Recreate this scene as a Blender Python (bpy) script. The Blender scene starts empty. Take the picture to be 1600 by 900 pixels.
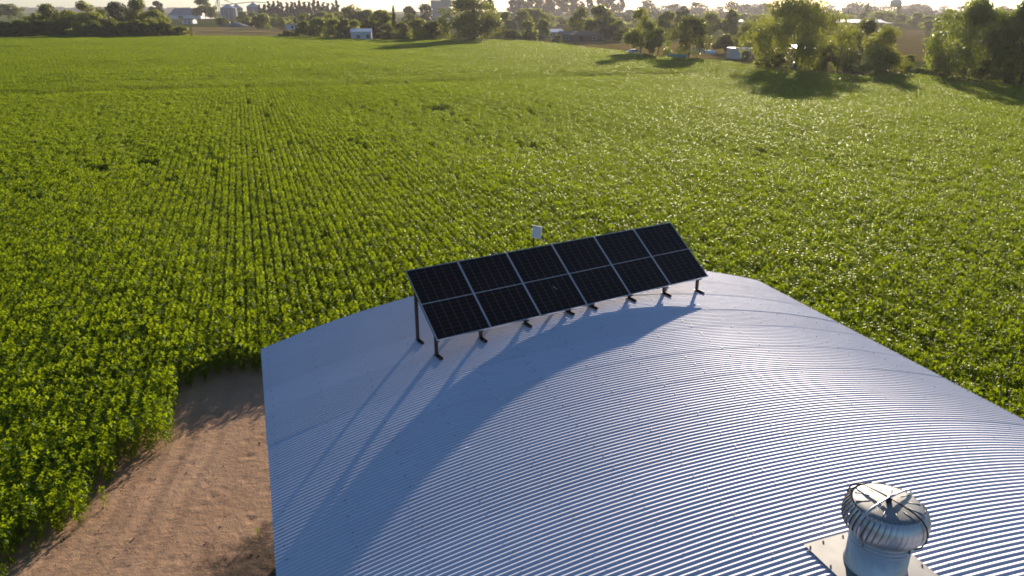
import bpy, bmesh, math, random
import numpy as np
from mathutils import Vector, Matrix, Euler

R = math.radians
scene = bpy.context.scene
C = scene.collection

# ------------------------------------------------------------------ camera, sky, sun, exposure
CAM_H = 10.6
F_PX, HORIZON = 1153.0, 13.06            # focal length and horizon row of the 1600x900 photograph
PITCH = math.atan2(450 - HORIZON, F_PX)
cam = bpy.data.cameras.new('camera')
cam.sensor_width = 36.0
cam.lens = F_PX / 1600 * 36.0
cam.clip_end = 20000
co = bpy.data.objects.new('camera', cam)
co.location = (0, 0, CAM_H)
co.rotation_euler = (math.pi / 2 - PITCH, 0, 0)
C.objects.link(co)
scene.camera = co

SUN_AZ, SUN_EL = R(18.8), R(12.8)        # azimuth clockwise from +Y
world = bpy.data.worlds.new('World')
scene.world = world
world.use_nodes = True
wn = world.node_tree.nodes
sky = wn.new('ShaderNodeTexSky')
sky.sky_type = 'NISHITA'
sky.sun_disc = False
sky.sun_elevation = SUN_EL
sky.sun_rotation = SUN_AZ
sky.altitude = 50
sky.air_density = 0.85
sky.dust_density = 0.5
sky.ozone_density = 3.4
world.node_tree.links.new(sky.outputs[0], wn['Background'].inputs[0])
wn['Background'].inputs[1].default_value = 0.08

sl = bpy.data.lights.new('sun', 'SUN')
sl.energy = 5.0
sl.angle = R(0.6)
sl.color = (1.0, 0.84, 0.66)
so = bpy.data.objects.new('sun', sl)
sd = Vector((math.sin(SUN_AZ) * math.cos(SUN_EL), math.cos(SUN_AZ) * math.cos(SUN_EL), math.sin(SUN_EL)))
so.rotation_euler = sd.to_track_quat('Z', 'Y').to_euler()
so.location = (60, 180, 60)
C.objects.link(so)

scene.view_settings.view_transform = 'Standard'
scene.view_settings.look = 'None'
scene.view_settings.exposure = 0.82
scene.view_settings.gamma = 1.0
scene.cycles.use_denoising = True
scene.cycles.filter_width = 1.75
scene.cycles.max_bounces = 8
scene.cycles.transparent_max_bounces = 8

rng = np.random.default_rng(11)
random.seed(5)

# ------------------------------------------------------------------ helpers
def tag(o, label=None, cat=None, group=None, kind=None):
    if label: o['label'] = label
    if cat: o['category'] = cat
    if group: o['group'] = group
    if kind: o['kind'] = kind
    return o

def empty(name, loc=(0, 0, 0), rz=0.0):
    o = bpy.data.objects.new(name, None)
    o.empty_display_size = 0.1
    o.location = loc
    o.rotation_euler = (0, 0, rz)
    C.objects.link(o)
    return o

def fast_mesh(name, v, f, smooth=False):
    v = np.asarray(v, np.float32)
    f = np.asarray(f, np.int32)
    m = bpy.data.meshes.new(name)
    m.vertices.add(len(v)); m.vertices.foreach_set('co', v.ravel())
    k = f.shape[1]
    m.loops.add(f.size); m.loops.foreach_set('vertex_index', f.ravel())
    m.polygons.add(len(f))
    m.polygons.foreach_set('loop_start', np.arange(0, f.size, k, dtype=np.int32))
    m.polygons.foreach_set('loop_total', np.full(len(f), k, np.int32))
    m.update(calc_edges=True)
    m.validate()
    if smooth: m.shade_smooth()
    return m

def link(name, mesh, mat=None, parent=None, loc=None):
    o = bpy.data.objects.new(name, mesh)
    if mat is not None and len(mesh.materials) == 0: mesh.materials.append(mat)
    C.objects.link(o)
    if parent is not None: o.parent = parent
    if loc is not None: o.location = loc
    return o

class MB:
    """collects boxes, bars, tubes and lathes into one mesh"""
    def __init__(s): s.v = []; s.f = []
    def add(s, v, f):
        b = len(s.v); s.v += [tuple(x) for x in v]; s.f += [tuple(i + b for i in q) for q in f]; return s
    def box(s, lo, hi):
        (a, b, c), (d, e, g) = lo, hi
        v = [(a, b, c), (d, b, c), (d, e, c), (a, e, c), (a, b, g), (d, b, g), (d, e, g), (a, e, g)]
        return s.add(v, [(0, 3, 2, 1), (4, 5, 6, 7), (0, 1, 5, 4), (1, 2, 6, 5), (2, 3, 7, 6), (3, 0, 4, 7)])
    def bar(s, p, q, w, h, up=(0, 0, 1)):
        p, q = Vector(p), Vector(q); d = (q - p).normalized(); up = Vector(up)
        if abs(d.dot(up)) > .98: up = Vector((1, 0, 0))
        x = d.cross(up).normalized(); y = x.cross(d).normalized()
        v = [o + x * (sx * w / 2) + y * (sy * h / 2) for o in (p, q) for sx, sy in ((-1, -1), (1, -1), (1, 1), (-1, 1))]
        return s.add(v, [(0, 1, 2, 3), (7, 6, 5, 4), (0, 4, 5, 1), (1, 5, 6, 2), (2, 6, 7, 3), (3, 7, 4, 0)])
    def tube(s, pts, rad, n=8, cap=True):
        pts = [Vector(p) for p in pts]
        rad = rad if isinstance(rad, (list, tuple)) else [rad] * len(pts)
        v = []; f = []
        for i, p in enumerate(pts):
            d = (pts[min(i + 1, len(pts) - 1)] - pts[max(i - 1, 0)]).normalized()
            a = Vector((0, 0, 1)) if abs(d.z) < .9 else Vector((1, 0, 0))
            x = d.cross(a).normalized(); y = d.cross(x).normalized()
            for k in range(n):
                t = 2 * math.pi * k / n
                v.append(p + (x * math.cos(t) + y * math.sin(t)) * rad[i])
        for i in range(len(pts) - 1):
            for k in range(n):
                f.append((i * n + k, i * n + (k + 1) % n, (i + 1) * n + (k + 1) % n, (i + 1) * n + k))
        if cap: f.append(tuple(range(n))); f.append(tuple(reversed(range((len(pts) - 1) * n, len(pts) * n))))
        return s.add(v, f)
    def lathe(s, prof, n=24):
        v = []; f = []
        for r, z in prof:
            for k in range(n):
                t = 2 * math.pi * k / n; v.append((r * math.cos(t), r * math.sin(t), z))
        for i in range(len(prof) - 1):
            for k in range(n):
                f.append((i * n + k, i * n + (k + 1) % n, (i + 1) * n + (k + 1) % n, (i + 1) * n + k))
        return s.add(v, f)
    def mesh(s, name, smooth=False):
        m = bpy.data.meshes.new(name); m.from_pydata(s.v, [], s.f); m.update()
        bm = bmesh.new(); bm.from_mesh(m); bmesh.ops.recalc_face_normals(bm, faces=bm.faces); bm.to_mesh(m); bm.free()
        if smooth: m.shade_smooth()
        return m
    def build(s, name, mat, parent=None, loc=None, smooth=False):
        return link(name, s.mesh(name, smooth), mat, parent, loc)

# ------------------------------------------------------------------ materials
def new_mat(name):
    m = bpy.data.materials.new(name); m.use_nodes = True
    return m, m.node_tree.nodes, m.node_tree.links, m.node_tree.nodes['Principled BSDF']

def noise(nt, lk, scale, detail=4, rough=.55, coord=None, dist=0):
    n = nt.new('ShaderNodeTexNoise'); n.inputs['Scale'].default_value = scale
    n.inputs['Detail'].default_value = detail; n.inputs['Roughness'].default_value = rough
    n.inputs['Distortion'].default_value = dist
    if coord is not None: lk.new(coord, n.inputs['Vector'])
    return n

def ramp(nt, lk, fac, stops):
    r = nt.new('ShaderNodeValToRGB'); e = r.color_ramp.elements
    while len(e) < len(stops): e.new(0.5)
    for k, (p, c) in enumerate(stops):
        e[k].position = p; e[k].color = (*c, 1)
    lk.new(fac, r.inputs[0]); return r

def simple(name, col, rough=.6, metal=0.0, var=.15, scale=6.0, bump=0.0, bscale=30.0, spec=.5):
    m, nt, lk, b = new_mat(name)
    tc = nt.new('ShaderNodeTexCoord')
    n = noise(nt, lk, scale, 5, .6, tc.outputs['Object'])
    r = ramp(nt, lk, n.outputs['Fac'], [(.3, tuple(c * (1 - var) for c in col)), (.7, tuple(min(1, c * (1 + var)) for c in col))])
    lk.new(r.outputs[0], b.inputs['Base Color'])
    b.inputs['Roughness'].default_value = rough; b.inputs['Metallic'].default_value = metal
    b.inputs['Specular IOR Level'].default_value = spec
    if bump:
        n2 = noise(nt, lk, bscale, 4, .6, tc.outputs['Object'])
        bp = nt.new('ShaderNodeBump'); bp.inputs['Strength'].default_value = bump; bp.inputs['Distance'].default_value = .02
        lk.new(n2.outputs['Fac'], bp.inputs['Height']); lk.new(bp.outputs[0], b.inputs['Normal'])
    return m

def leaf_mat(name, dark, light, trans, tmix=.45, rough=.4, spec=.5, big=.03):
    """leaf: glossy front, light shining through; colour varies by plant and slowly over the place"""
    m, nt, lk, b = new_mat(name)
    oi = nt.new('ShaderNodeObjectInfo'); geo = nt.new('ShaderNodeNewGeometry')
    n = noise(nt, lk, big, 3, .6, geo.outputs['Position'])
    a = nt.new('ShaderNodeMath'); a.operation = 'MULTIPLY'; a.inputs[1].default_value = .55
    lk.new(oi.outputs['Random'], a.inputs[0])
    a2 = nt.new('ShaderNodeMath'); a2.operation = 'MULTIPLY_ADD'; a2.inputs[1].default_value = .6
    lk.new(n.outputs['Fac'], a2.inputs[0]); lk.new(a.outputs[0], a2.inputs[2])
    r = ramp(nt, lk, a2.outputs[0], [(.25, dark), (.75, light)])
    lk.new(r.outputs[0], b.inputs['Base Color'])
    b.inputs['Roughness'].default_value = rough; b.inputs['Specular IOR Level'].default_value = spec
    t = nt.new('ShaderNodeBsdfTranslucent')
    mul = nt.new('ShaderNodeMix'); mul.data_type = 'RGBA'; mul.inputs[0].default_value = .7
    lk.new(r.outputs[0], mul.inputs[6]); mul.inputs[7].default_value = (*trans, 1)
    lk.new(mul.outputs[2], t.inputs[0])
    mx = nt.new('ShaderNodeMixShader'); mx.inputs[0].default_value = tmix
    lk.new(b.outputs[0], mx.inputs[1]); lk.new(t.outputs[0], mx.inputs[2])
    lk.new(mx.outputs[0], nt['Material Output'].inputs[0])
    return m

M = {}
M['crop'] = leaf_mat('crop_leaf', (.030, .074, .007), (.066, .132, .010), (.50, .64, .008), .47, .34, .06, .02)
M['crop_stem'] = simple('crop_stem', (.10, .16, .04), .6)
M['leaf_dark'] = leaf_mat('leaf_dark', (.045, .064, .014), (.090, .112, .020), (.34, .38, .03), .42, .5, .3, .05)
M['leaf_mid'] = leaf_mat('leaf_mid', (.078, .100, .015), (.150, .170, .024), (.48, .52, .035), .48, .5, .35, .05)
M['leaf_light'] = leaf_mat('leaf_light', (.07, .105, .014), (.13, .17, .024), (.42, .50, .035), .45, .45, .4, .05)
M['leaf_grey'] = leaf_mat('leaf_grey', (.035, .050, .022), (.075, .088, .040), (.14, .16, .05), .28, .55, .3, .05)
M['leaf_brown'] = leaf_mat('leaf_brown', (.045, .038, .022), (.085, .070, .040), (.12, .10, .04), .22, .6, .25, .05)
M['dry_grass'] = leaf_mat('dry_grass', (.16, .13, .06), (.30, .24, .11), (.36, .30, .12), .35, .7, .2, .2)
M['bark'] = simple('bark', (.085, .065, .05), .9, var=.35, scale=9, bump=.6, bscale=14)
M['steel_dark'] = simple('dark_painted_steel', (.035, .024, .022), .45, .3, .3, 12)
M['concrete'] = simple('concrete', (.33, .32, .31), .85, var=.15, scale=1.5)
M['white_paint'] = simple('white_paint', (.58, .58, .59), .55, var=.06, scale=2)
M['grey_wall'] = simple('grey_render_wall', (.24, .235, .26), .85, var=.12, scale=.6)
M['brick_wall'] = simple('brick_coloured_wall', (.22, .13, .10), .9, var=.25, scale=2.5)
M['dark_open'] = simple('dark_glass', (.03, .033, .038), .2, var=.2)
M['rust'] = simple('rusty_sheet', (.16, .10, .075), .7, .2, .3, 1.2)
M['zinc_far'] = simple('zinc_sheet', (.50, .53, .58), .45, .6, .12, .5)
M['silo'] = simple('silo_steel', (.17, .185, .215), .5, .5, .12, .3)
M['blue_roof'] = simple('blue_grey_sheet', (.10, .12, .17), .5, .3, .12, .2)
M['teal'] = simple('teal_sheet', (.14, .30, .28), .6, var=.25, scale=1)
M['wood'] = simple('weathered_wood', (.16, .12, .085), .9, var=.35, scale=5, bump=.3)
M['blue_tarp'] = simple('pale_blue_plastic', (.45, .58, .68), .4, var=.12)
M['tarp_grey'] = simple('grey_tarpaulin', (.17, .17, .18), .7, var=.12, scale=.4)
M['car_white'] = simple('white_car_paint', (.75, .75, .76), .18, var=.02)
M['rubber'] = simple('rubber', (.02, .02, .02), .8)
M['tank_green'] = simple('pale_green_tank', (.42, .50, .42), .6, var=.1, scale=.8)

def mat_roof():
    m, nt, lk, b = new_mat('galvanised_corrugated_sheet')
    tc = nt.new('ShaderNodeTexCoord'); geo = nt.new('ShaderNodeNewGeometry'); oi = nt.new('ShaderNodeObjectInfo')
    n1 = noise(nt, lk, .9, 4, .6, geo.outputs['Position'])
    n2 = noise(nt, lk, 26, 3, .6, geo.outputs['Position'])
    mp = nt.new('ShaderNodeMapping'); mp.inputs['Scale'].default_value = (.5, 6, 1)
    lk.new(tc.outputs['Object'], mp.inputs[0])
    n3 = noise(nt, lk, 2.2, 5, .65, mp.outputs[0])
    mix = nt.new('ShaderNodeMath'); mix.operation = 'MULTIPLY_ADD'; mix.inputs[1].default_value = .5
    lk.new(n1.outputs['Fac'], mix.inputs[0]); lk.new(n2.outputs['Fac'], mix.inputs[2])
    r = ramp(nt, lk, mix.outputs[0], [(.55, (.585, .60, .685)), (1.0, (.675, .69, .775))])
    hs = nt.new('ShaderNodeHueSaturation')
    v = nt.new('ShaderNodeMath'); v.operation = 'MULTIPLY_ADD'; v.inputs[1].default_value = .10; v.inputs[2].default_value = .95
    lk.new(oi.outputs['Random'], v.inputs[0]); lk.new(v.outputs[0], hs.inputs['Value']); lk.new(r.outputs[0], hs.inputs['Color'])
    lk.new(hs.outputs[0], b.inputs['Base Color'])
    b.inputs['Metallic'].default_value = 0.30
    b.inputs['Specular IOR Level'].default_value = .3
    rr = nt.new('ShaderNodeMath'); rr.operation = 'MULTIPLY_ADD'; rr.inputs[1].default_value = .14; rr.inputs[2].default_value = .55
    lk.new(n3.outputs['Fac'], rr.inputs[0]); lk.new(rr.outputs[0], b.inputs['Roughness'])
    bp = nt.new('ShaderNodeBump'); bp.inputs['Strength'].default_value = .12; bp.inputs['Distance'].default_value = .01
    lk.new(n1.outputs['Fac'], bp.inputs['Height']); lk.new(bp.outputs[0], b.inputs['Normal'])
    return m
M['roof'] = mat_roof()
M['vent'] = simple('bright_galvanised_vent', (.50, .50, .50), .36, .72, .12, 9)
M['vent_plate'] = simple('dull_zinc_flashing', (.28, .28, .275), .5, .55, .18, 3)
M['alu'] = simple('anodised_aluminium', (.62, .65, .70), .38, 1.0, .04)
M['backsheet'] = simple('panel_backsheet', (.20, .175, .18), .45, var=.06, spec=.2)

M['strip'] = simple('pale_centre_strip', (.60, .58, .60), .4, var=.05)
def mat_cell():
    m, nt, lk, b = new_mat('solar_cell_under_glass')
    oi = nt.new('ShaderNodeObjectInfo'); tc = nt.new('ShaderNodeTexCoord')
    n = noise(nt, lk, 3, 3, .5, tc.outputs['Object'])
    r = ramp(nt, lk, n.outputs['Fac'], [(.3, (.026, .0135, .0095)), (.7, (.036, .0195, .0145))])
    lk.new(r.outputs[0], b.inputs['Base Color'])
    b.inputs['Roughness'].default_value = .28; b.inputs['Specular IOR Level'].default_value = .12
    b.inputs['Coat Weight'].default_value = .04; b.inputs['Coat Roughness'].default_value = .12
    return m
M['cell'] = mat_cell()

# ------------------------------------------------------------------ ground geometry in plan
H0 = CAM_H
def ray(x, y):
    v = ((x - 800) / F_PX, 1.0, -(y - 450) / F_PX)
    c, s = math.cos(PITCH), math.sin(PITCH)
    return Vector((v[0], v[1] * c + v[2] * s, -v[1] * s + v[2] * c))
def gp(x, y, z=0.0):
    d = ray(x, y); t = (z - H0) / d.z
    return Vector((d.x * t, d.y * t, z))
def px_m(p):
    """photograph pixels per metre at a place"""
    return F_PX / (p.y * math.cos(PITCH) - (p.z - H0) * math.sin(PITCH))

AZ = -0.335                                   # shed axis and crop rows
AX = Vector((math.sin(AZ), math.cos(AZ), 0)); UX = Vector((math.cos(AZ), -math.sin(AZ), 0))
ROOF_UC, ROOF_ZC, ROOF_R, ROOF_TL, ROOF_TR, ROOF_SE = 6.153, -26.862 + H0, 20.917, -.318, .311, 15.641
def su(s, u, z=0.0): return Vector((AX.x * s + UX.x * u, AX.y * s + UX.y * u, z))
def roof_z(u): return ROOF_ZC + math.sqrt(ROOF_R ** 2 - (u - ROOF_UC) ** 2)

# terrain far and wide
def mat_ground():
    m, nt, lk, b = new_mat('farmland_ground')
    geo = nt.new('ShaderNodeNewGeometry')
    mp = nt.new('ShaderNodeMapping'); mp.inputs['Scale'].default_value = (1, .45, 1); mp.inputs['Rotation'].default_value = (0, 0, .3)
    lk.new(geo.outputs['Position'], mp.inputs[0])
    vo = nt.new('ShaderNodeTexVoronoi'); vo.inputs['Scale'].default_value = .0045; lk.new(mp.outputs[0], vo.inputs['Vector'])
    sep = nt.new('ShaderNodeSeparateColor'); lk.new(vo.outputs['Color'], sep.inputs[0])
    r = ramp(nt, lk, sep.outputs[0], [(.0, (.075, .085, .028)), (.3, (.11, .105, .04)), (.55, (.06, .085, .02)), (.8, (.14, .12, .05)), (1, (.065, .10, .02))])
    n = noise(nt, lk, .08, 6, .65, geo.outputs['Position'])
    n2 = noise(nt, lk, 1.2, 4, .65, geo.outputs['Position'])
    mx = nt.new('ShaderNodeMix'); mx.data_type = 'RGBA'; mx.blend_type = 'MULTIPLY'; mx.inputs[0].default_value = .8
    r2 = ramp(nt, lk, n.outputs['Fac'], [(.25, (.6, .62, .6)), (.75, (1.15, 1.1, 1.05))])
    lk.new(r.outputs[0], mx.inputs[6]); lk.new(r2.outputs[0], mx.inputs[7])
    lk.new(mx.outputs[2], b.inputs['Base Color'])
    b.inputs['Roughness'].default_value = .95; b.inputs['Specular IOR Level'].default_value = 0
    bp = nt.new('ShaderNodeBump'); bp.inputs['Strength'].default_value = .4; bp.inputs['Distance'].default_value = .05
    lk.new(n2.outputs['Fac'], bp.inputs['Height']); lk.new(bp.outputs[0], b.inputs['Normal'])
    return m
GX = 3000
g = MB(); nx = 24
for j in range(nx + 1):
    for i in range(nx + 1): g.v.append((-GX + 2 * GX * i / nx, -GX + 2 * GX * j / nx, -.06))
for j in range(nx):
    for i in range(nx): g.f.append((j * (nx + 1) + i, j * (nx + 1) + i + 1, (j + 1) * (nx + 1) + i + 1, (j + 1) * (nx + 1) + i))
tag(g.build('ground', mat_ground()), 'flat farmland stretching out to the horizon', kind='structure')

# far edge of the crop as plan points, left to right
EDGE_PX = [(-900, 66), (-300, 62), (0, 60.5), (150, 59.5), (300, 59.5), (450, 60), (520, 62.5), (560, 65.5), (640, 66.5), (770, 66),
           (820, 67.5), (900, 77), (980, 87), (1050, 96), (1150, 105), (1240, 118), (1330, 127), (1420, 124), (1500, 135), (1600, 143), (1900, 170), (2400, 215)]
EDGE = [gp(x, y) for x, y in EDGE_PX]
EK = np.array([p.x / p.y for p in EDGE]); EY = np.array([p.y for p in EDGE])

# soil under the crop
def mat_soil(name, a, b_, tracks=False):
    m, nt, lk, b = new_mat(name)
    geo = nt.new('ShaderNodeNewGeometry')
    n = noise(nt, lk, .55, 6, .65, geo.outputs['Position']); n2 = noise(nt, lk, 7, 6, .7, geo.outputs['Position'])
    n3 = noise(nt, lk, 45, 3, .6, geo.outputs['Position'])
    ad = nt.new('ShaderNodeMath'); ad.operation = 'MULTIPLY_ADD'; ad.inputs[1].default_value = .45
    lk.new(n2.outputs['Fac'], ad.inputs[0]); lk.new(n.outputs['Fac'], ad.inputs[2])
    r = ramp(nt, lk, ad.outputs[0], [(.5, a), (.95, b_)])
    col = r.outputs[0]
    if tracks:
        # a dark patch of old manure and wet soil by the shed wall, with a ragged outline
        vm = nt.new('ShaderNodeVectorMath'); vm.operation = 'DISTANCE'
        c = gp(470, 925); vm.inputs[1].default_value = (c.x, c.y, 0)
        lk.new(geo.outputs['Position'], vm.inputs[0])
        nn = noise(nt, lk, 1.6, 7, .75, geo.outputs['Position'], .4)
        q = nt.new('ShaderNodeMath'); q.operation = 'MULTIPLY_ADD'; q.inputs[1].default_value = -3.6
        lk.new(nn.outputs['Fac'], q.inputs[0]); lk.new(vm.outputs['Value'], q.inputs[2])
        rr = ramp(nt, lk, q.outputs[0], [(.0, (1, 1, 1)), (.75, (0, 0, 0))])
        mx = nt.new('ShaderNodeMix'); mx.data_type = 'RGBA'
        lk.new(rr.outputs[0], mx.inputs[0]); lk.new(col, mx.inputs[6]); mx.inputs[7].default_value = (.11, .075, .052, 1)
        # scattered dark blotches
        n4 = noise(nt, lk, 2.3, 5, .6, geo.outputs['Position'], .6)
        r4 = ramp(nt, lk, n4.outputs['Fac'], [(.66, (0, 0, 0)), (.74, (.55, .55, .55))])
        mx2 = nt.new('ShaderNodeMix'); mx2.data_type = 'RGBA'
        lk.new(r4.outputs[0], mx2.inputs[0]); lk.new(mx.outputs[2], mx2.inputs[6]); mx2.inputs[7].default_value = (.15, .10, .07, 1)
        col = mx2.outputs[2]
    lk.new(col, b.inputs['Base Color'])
    b.inputs['Roughness'].default_value = .92; b.inputs['Specular IOR Level'].default_value = .15
    ad2 = nt.new('ShaderNodeMath'); ad2.operation = 'MULTIPLY_ADD'; ad2.inputs[1].default_value = .3
    lk.new(n3.outputs['Fac'], ad2.inputs[0]); lk.new(n2.outputs['Fac'], ad2.inputs[2])
    bp = nt.new('ShaderNodeBump'); bp.inputs['Strength'].default_value = .8; bp.inputs['Distance'].default_value = .04
    lk.new(ad2.outputs[0], bp.inputs['Height']); lk.new(bp.outputs[0], b.inputs['Normal'])
    return m
mb = MB()
pts = [Vector((-40, -14, 0)), Vector((40, -14, 0))] + list(reversed([p * 1.003 for p in EDGE]))
mb.add([(p.x, p.y, -.03) for p in pts], [tuple(range(len(pts)))])
tag(mb.build('field_soil', mat_soil('field_soil', (.085, .062, .042), (.15, .11, .075))), 'brown soil under the green crop', kind='structure')

# the bare yard beside the shed: real ruts and footprints on a fine grid
def fbm(x, y, s=1.0, o=5, seed=0):
    r_ = np.random.default_rng(seed); z = np.zeros_like(x); a = 1.0
    for k in range(o):
        for q in range(4):
            t = r_.uniform(0, 6.28); f = s * 2 ** k * r_.uniform(.7, 1.4)
            z += a * np.sin((x * math.cos(t) + y * math.sin(t)) * f + r_.uniform(0, 6.28) + 1.7 * np.sin((x * math.sin(t) - y * math.cos(t)) * f * .6 + q)) / 4
        a *= .5
    return z
YS0, YS1, YU0, YU1, YD = -4.0, 24.0, -10.0, 13.5, .045
ns, nu = int((YS1 - YS0) / YD), int((YU1 - YU0) / .09)
ss, uu = np.meshgrid(np.linspace(YS0, YS1, ns), np.linspace(YU0, YU1, nu), indexing='ij')
zz = .010 * fbm(ss, uu, 1.3, 5, 1) + .003 * fbm(ss, uu, 9, 3, 2) + .012
for off, w, dpt in ((0.0, .16, .022), (1.55, .16, .020), (.75, .12, .012), (2.3, .13, .014)):      # wheel ruts sweeping past the crop corner
    cl = -5.9 + off + .42 * (ss - 12.5) - .022 * (ss - 12.5) ** 2 + .05 * np.sin(ss * 1.7 + off)
    d_ = (uu - cl) / w
    zz += -dpt * np.exp(-d_ ** 2) + dpt * .55 * np.exp(-((np.abs(d_) - 1.7) / .6) ** 2)
    zz += -.004 * np.exp(-d_ ** 2) * np.sin(ss * 42)
rr_ = np.random.default_rng(4)
for k in range(170):                                                                              # hoof and foot prints
    a, b_ = rr_.uniform(9, 22), rr_.uniform(-5.5, .2)
    i0, j0 = int((a - YS0) / YD), int((b_ - YU0) / .09); w = 9
    sl_ = (slice(max(0, i0 - w), i0 + w), slice(max(0, j0 - w), j0 + w))
    e = ((ss[sl_] - a) / .13) ** 2 + ((uu[sl_] - b_) / .09) ** 2
    zz[sl_] += -.016 * np.exp(-e) + .007 * np.exp(-(np.sqrt(e) - 1.5) ** 2 / .3)
v = np.stack([AX.x * ss + UX.x * uu, AX.y * ss + UX.y * uu, zz], -1).reshape(-1, 3)
idx = np.arange(ns * nu).reshape(ns, nu)
f = np.stack([idx[:-1, :-1], idx[:-1, 1:], idx[1:, 1:], idx[1:, :-1]], -1).reshape(-1, 4)
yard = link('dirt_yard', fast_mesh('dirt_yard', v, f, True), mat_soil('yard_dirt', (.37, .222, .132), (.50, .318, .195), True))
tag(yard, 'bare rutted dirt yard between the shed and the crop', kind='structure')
# clods and small stones
cv = []; cf = []
for k in range(900):
    s_, u_ = rr_.uniform(6, 22), rr_.uniform(-6.5, .4)
    r0 = abs(rr_.normal(0, .010)) + .005
    p = su(s_, u_, .02)
    b0 = len(cv)
    for dx, dy, dz in ((1, 0, 0), (-.3, .95, 0), (-.8, -.6, 0), (.1, .05, .8), (.2, 0, -.6)):
        cv.append((p.x + dx * r0 * rr_.uniform(.7, 1.4), p.y + dy * r0 * rr_.uniform(.7, 1.4), p.z + dz * r0 * rr_.uniform(.7, 1.2)))
    for t in ((0, 1, 3), (1, 2, 3), (2, 0, 3), (1, 0, 4), (2, 1, 4), (0, 2, 4)): cf.append([b0 + i for i in t])
tag(link('soil_clods', fast_mesh('soil_clods', cv, cf), mat_soil('clod_soil', (.20, .13, .085), (.36, .24, .16))), 'scattered clods of soil on the dirt yard', 'soil', kind='stuff')

# ------------------------------------------------------------------ the shed
shed = empty('curved_roof_shed', su(5, ROOF_UC, 0), -AZ)
# local frame of the shed: x across (u), y along the axis (s), z up; origin at crown line, s = 5
def sh(s, u, z): return Vector((u - ROOF_UC, s - 5, z))
tag(shed, 'low shed with a curved roof of shiny corrugated galvanised sheets', 'shed')
S_NEAR = -5.0
PITCH_C, NCOR, SEGC, NARC = .076, 13, 12, 60
SHEET = PITCH_C * NCOR
def sheet_mesh(seed):
    r_ = np.random.default_rng(seed)
    ys = np.linspace(0, SHEET + PITCH_C, (NCOR + 1) * SEGC + 1)
    prof = .0068 * np.cos(2 * math.pi * ys / PITCH_C) + .0012 * (1 - ys / SHEET)
    th = np.linspace(ROOF_TL, ROOF_TR, NARC + 1)
    T, Y = np.meshgrid(th, ys, indexing='ij'); P = np.broadcast_to(prof, T.shape)
    arc = T * ROOF_R; wv = np.zeros_like(T)
    for q in range(5): wv += r_.uniform(.3, 1) * np.sin(arc * r_.uniform(.8, 5) + r_.uniform(0, 6.28) + Y * r_.uniform(-4, 4))
    rad = ROOF_R + P + .0011 * wv * np.sin(math.pi * np.clip(Y / SHEET, 0, 1))     # thin sheet is never quite true
    V = np.stack([rad * np.sin(T), Y, ROOF_ZC + rad * np.cos(T)], -1).reshape(-1, 3)
    n1, n2 = T.shape; id_ = np.arange(n1 * n2).reshape(n1, n2)
    F = np.stack([id_[:-1, :-1], id_[1:, :-1], id_[1:, 1:], id_[:-1, 1:]], -1).reshape(-1, 4)
    m = fast_mesh('roof_sheet', V, F, True); m.materials.append(M['roof']); return m
smeshes = [sheet_mesh(k) for k in range(6)]
nsheet = int(math.ceil((ROOF_SE - S_NEAR) / SHEET))
for k in range(nsheet):
    o = link('roof_sheet', smeshes[(k * 5 + k // 6) % 6], None, shed)
    o.location = (random.uniform(-.006, .006), ROOF_SE - 5 - (k + 1) * SHEET - PITCH_C, random.uniform(-.0002, .0002))
# roofing screws on the purlin lines
mb = MB()
npur = 15
for a in range(npur):
    th = ROOF_TL + (ROOF_TR - ROOF_TL) * (.012 + .976 * a / (npur - 1))
    k = a % 2
    s_ = ROOF_SE - .04
    while s_ > 1.0:
        s2 = s_ - PITCH_C * 4 * k
        n = Vector((math.sin(th), 0, math.cos(th)))
        jt = th + random.uniform(-.0008, .0008)
        c = Vector(((ROOF_R + .011) * math.sin(jt), s2 - 5, ROOF_ZC + (ROOF_R + .011) * math.cos(jt)))
        t1 = Vector((0, 1, 0)); t2 = n.cross(t1)
        r0, h0 = .009, .010
        vv = [c + t1 * (r0 * math.cos(q * 1.0472)) + t2 * (r0 * math.sin(q * 1.0472)) for q in range(6)]
        vv += [p + n * h0 for p in vv]
        mb.add(vv, [tuple(range(6, 12))] + [(q, (q + 1) % 6, 6 + (q + 1) % 6, 6 + q) for q in range(6)])
        s_ -= PITCH_C * (4 if random.random() < .8 else 5)
tag(mb.build('roofing_screws', simple('screw_head', (.16, .14, .14), .5, .6), shed), kind='stuff')
# open sides: steel columns, arched trusses and purlins carry the roof
WL, WR = ROOF_UC + ROOF_R * math.sin(ROOF_TL) + .30, ROOF_UC + ROOF_R * math.sin(ROOF_TR) - .30
for i in range(5):
    s_ = ROOF_SE - .35 - i * 4.9
    for u_ in (WL + 1.5, WR - 1.5):
        m_ = MB(); m_.box(sh(s_ - .07, u_ - .07, 0), sh(s_ + .07, u_ + .07, roof_z(u_) - .22)); m_.build('column', M['steel_dark'], shed)
    for dz in (-.16, -.50):
        m_ = MB(); us = [WL + (WR - WL) * q / 24 for q in range(25)]
        for q in range(24):
            f0, f1 = [dz if dz > -.2 else -.16 - .34 * math.sin(math.pi * (q + e_) / 24) ** .5 for e_ in (0, 1)]
            m_.bar(sh(s_, us[q], roof_z(us[q]) + f0), sh(s_, us[q + 1], roof_z(us[q + 1]) + f1), .05, .06)
        m_.build('truss_chord', M['steel_dark'], shed)
for a in range(1, npur - 1):
    th = ROOF_TL + (ROOF_TR - ROOF_TL) * (.012 + .976 * a / (npur - 1)); u_ = ROOF_UC + ROOF_R * math.sin(th)
    m_ = MB(); m_.bar(sh(S_NEAR + .2, u_, roof_z(u_) - .07), sh(ROOF_SE - .05, u_, roof_z(u_) - .07), .04, .08); m_.build('purlin', M['steel_dark'], shed)
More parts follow.
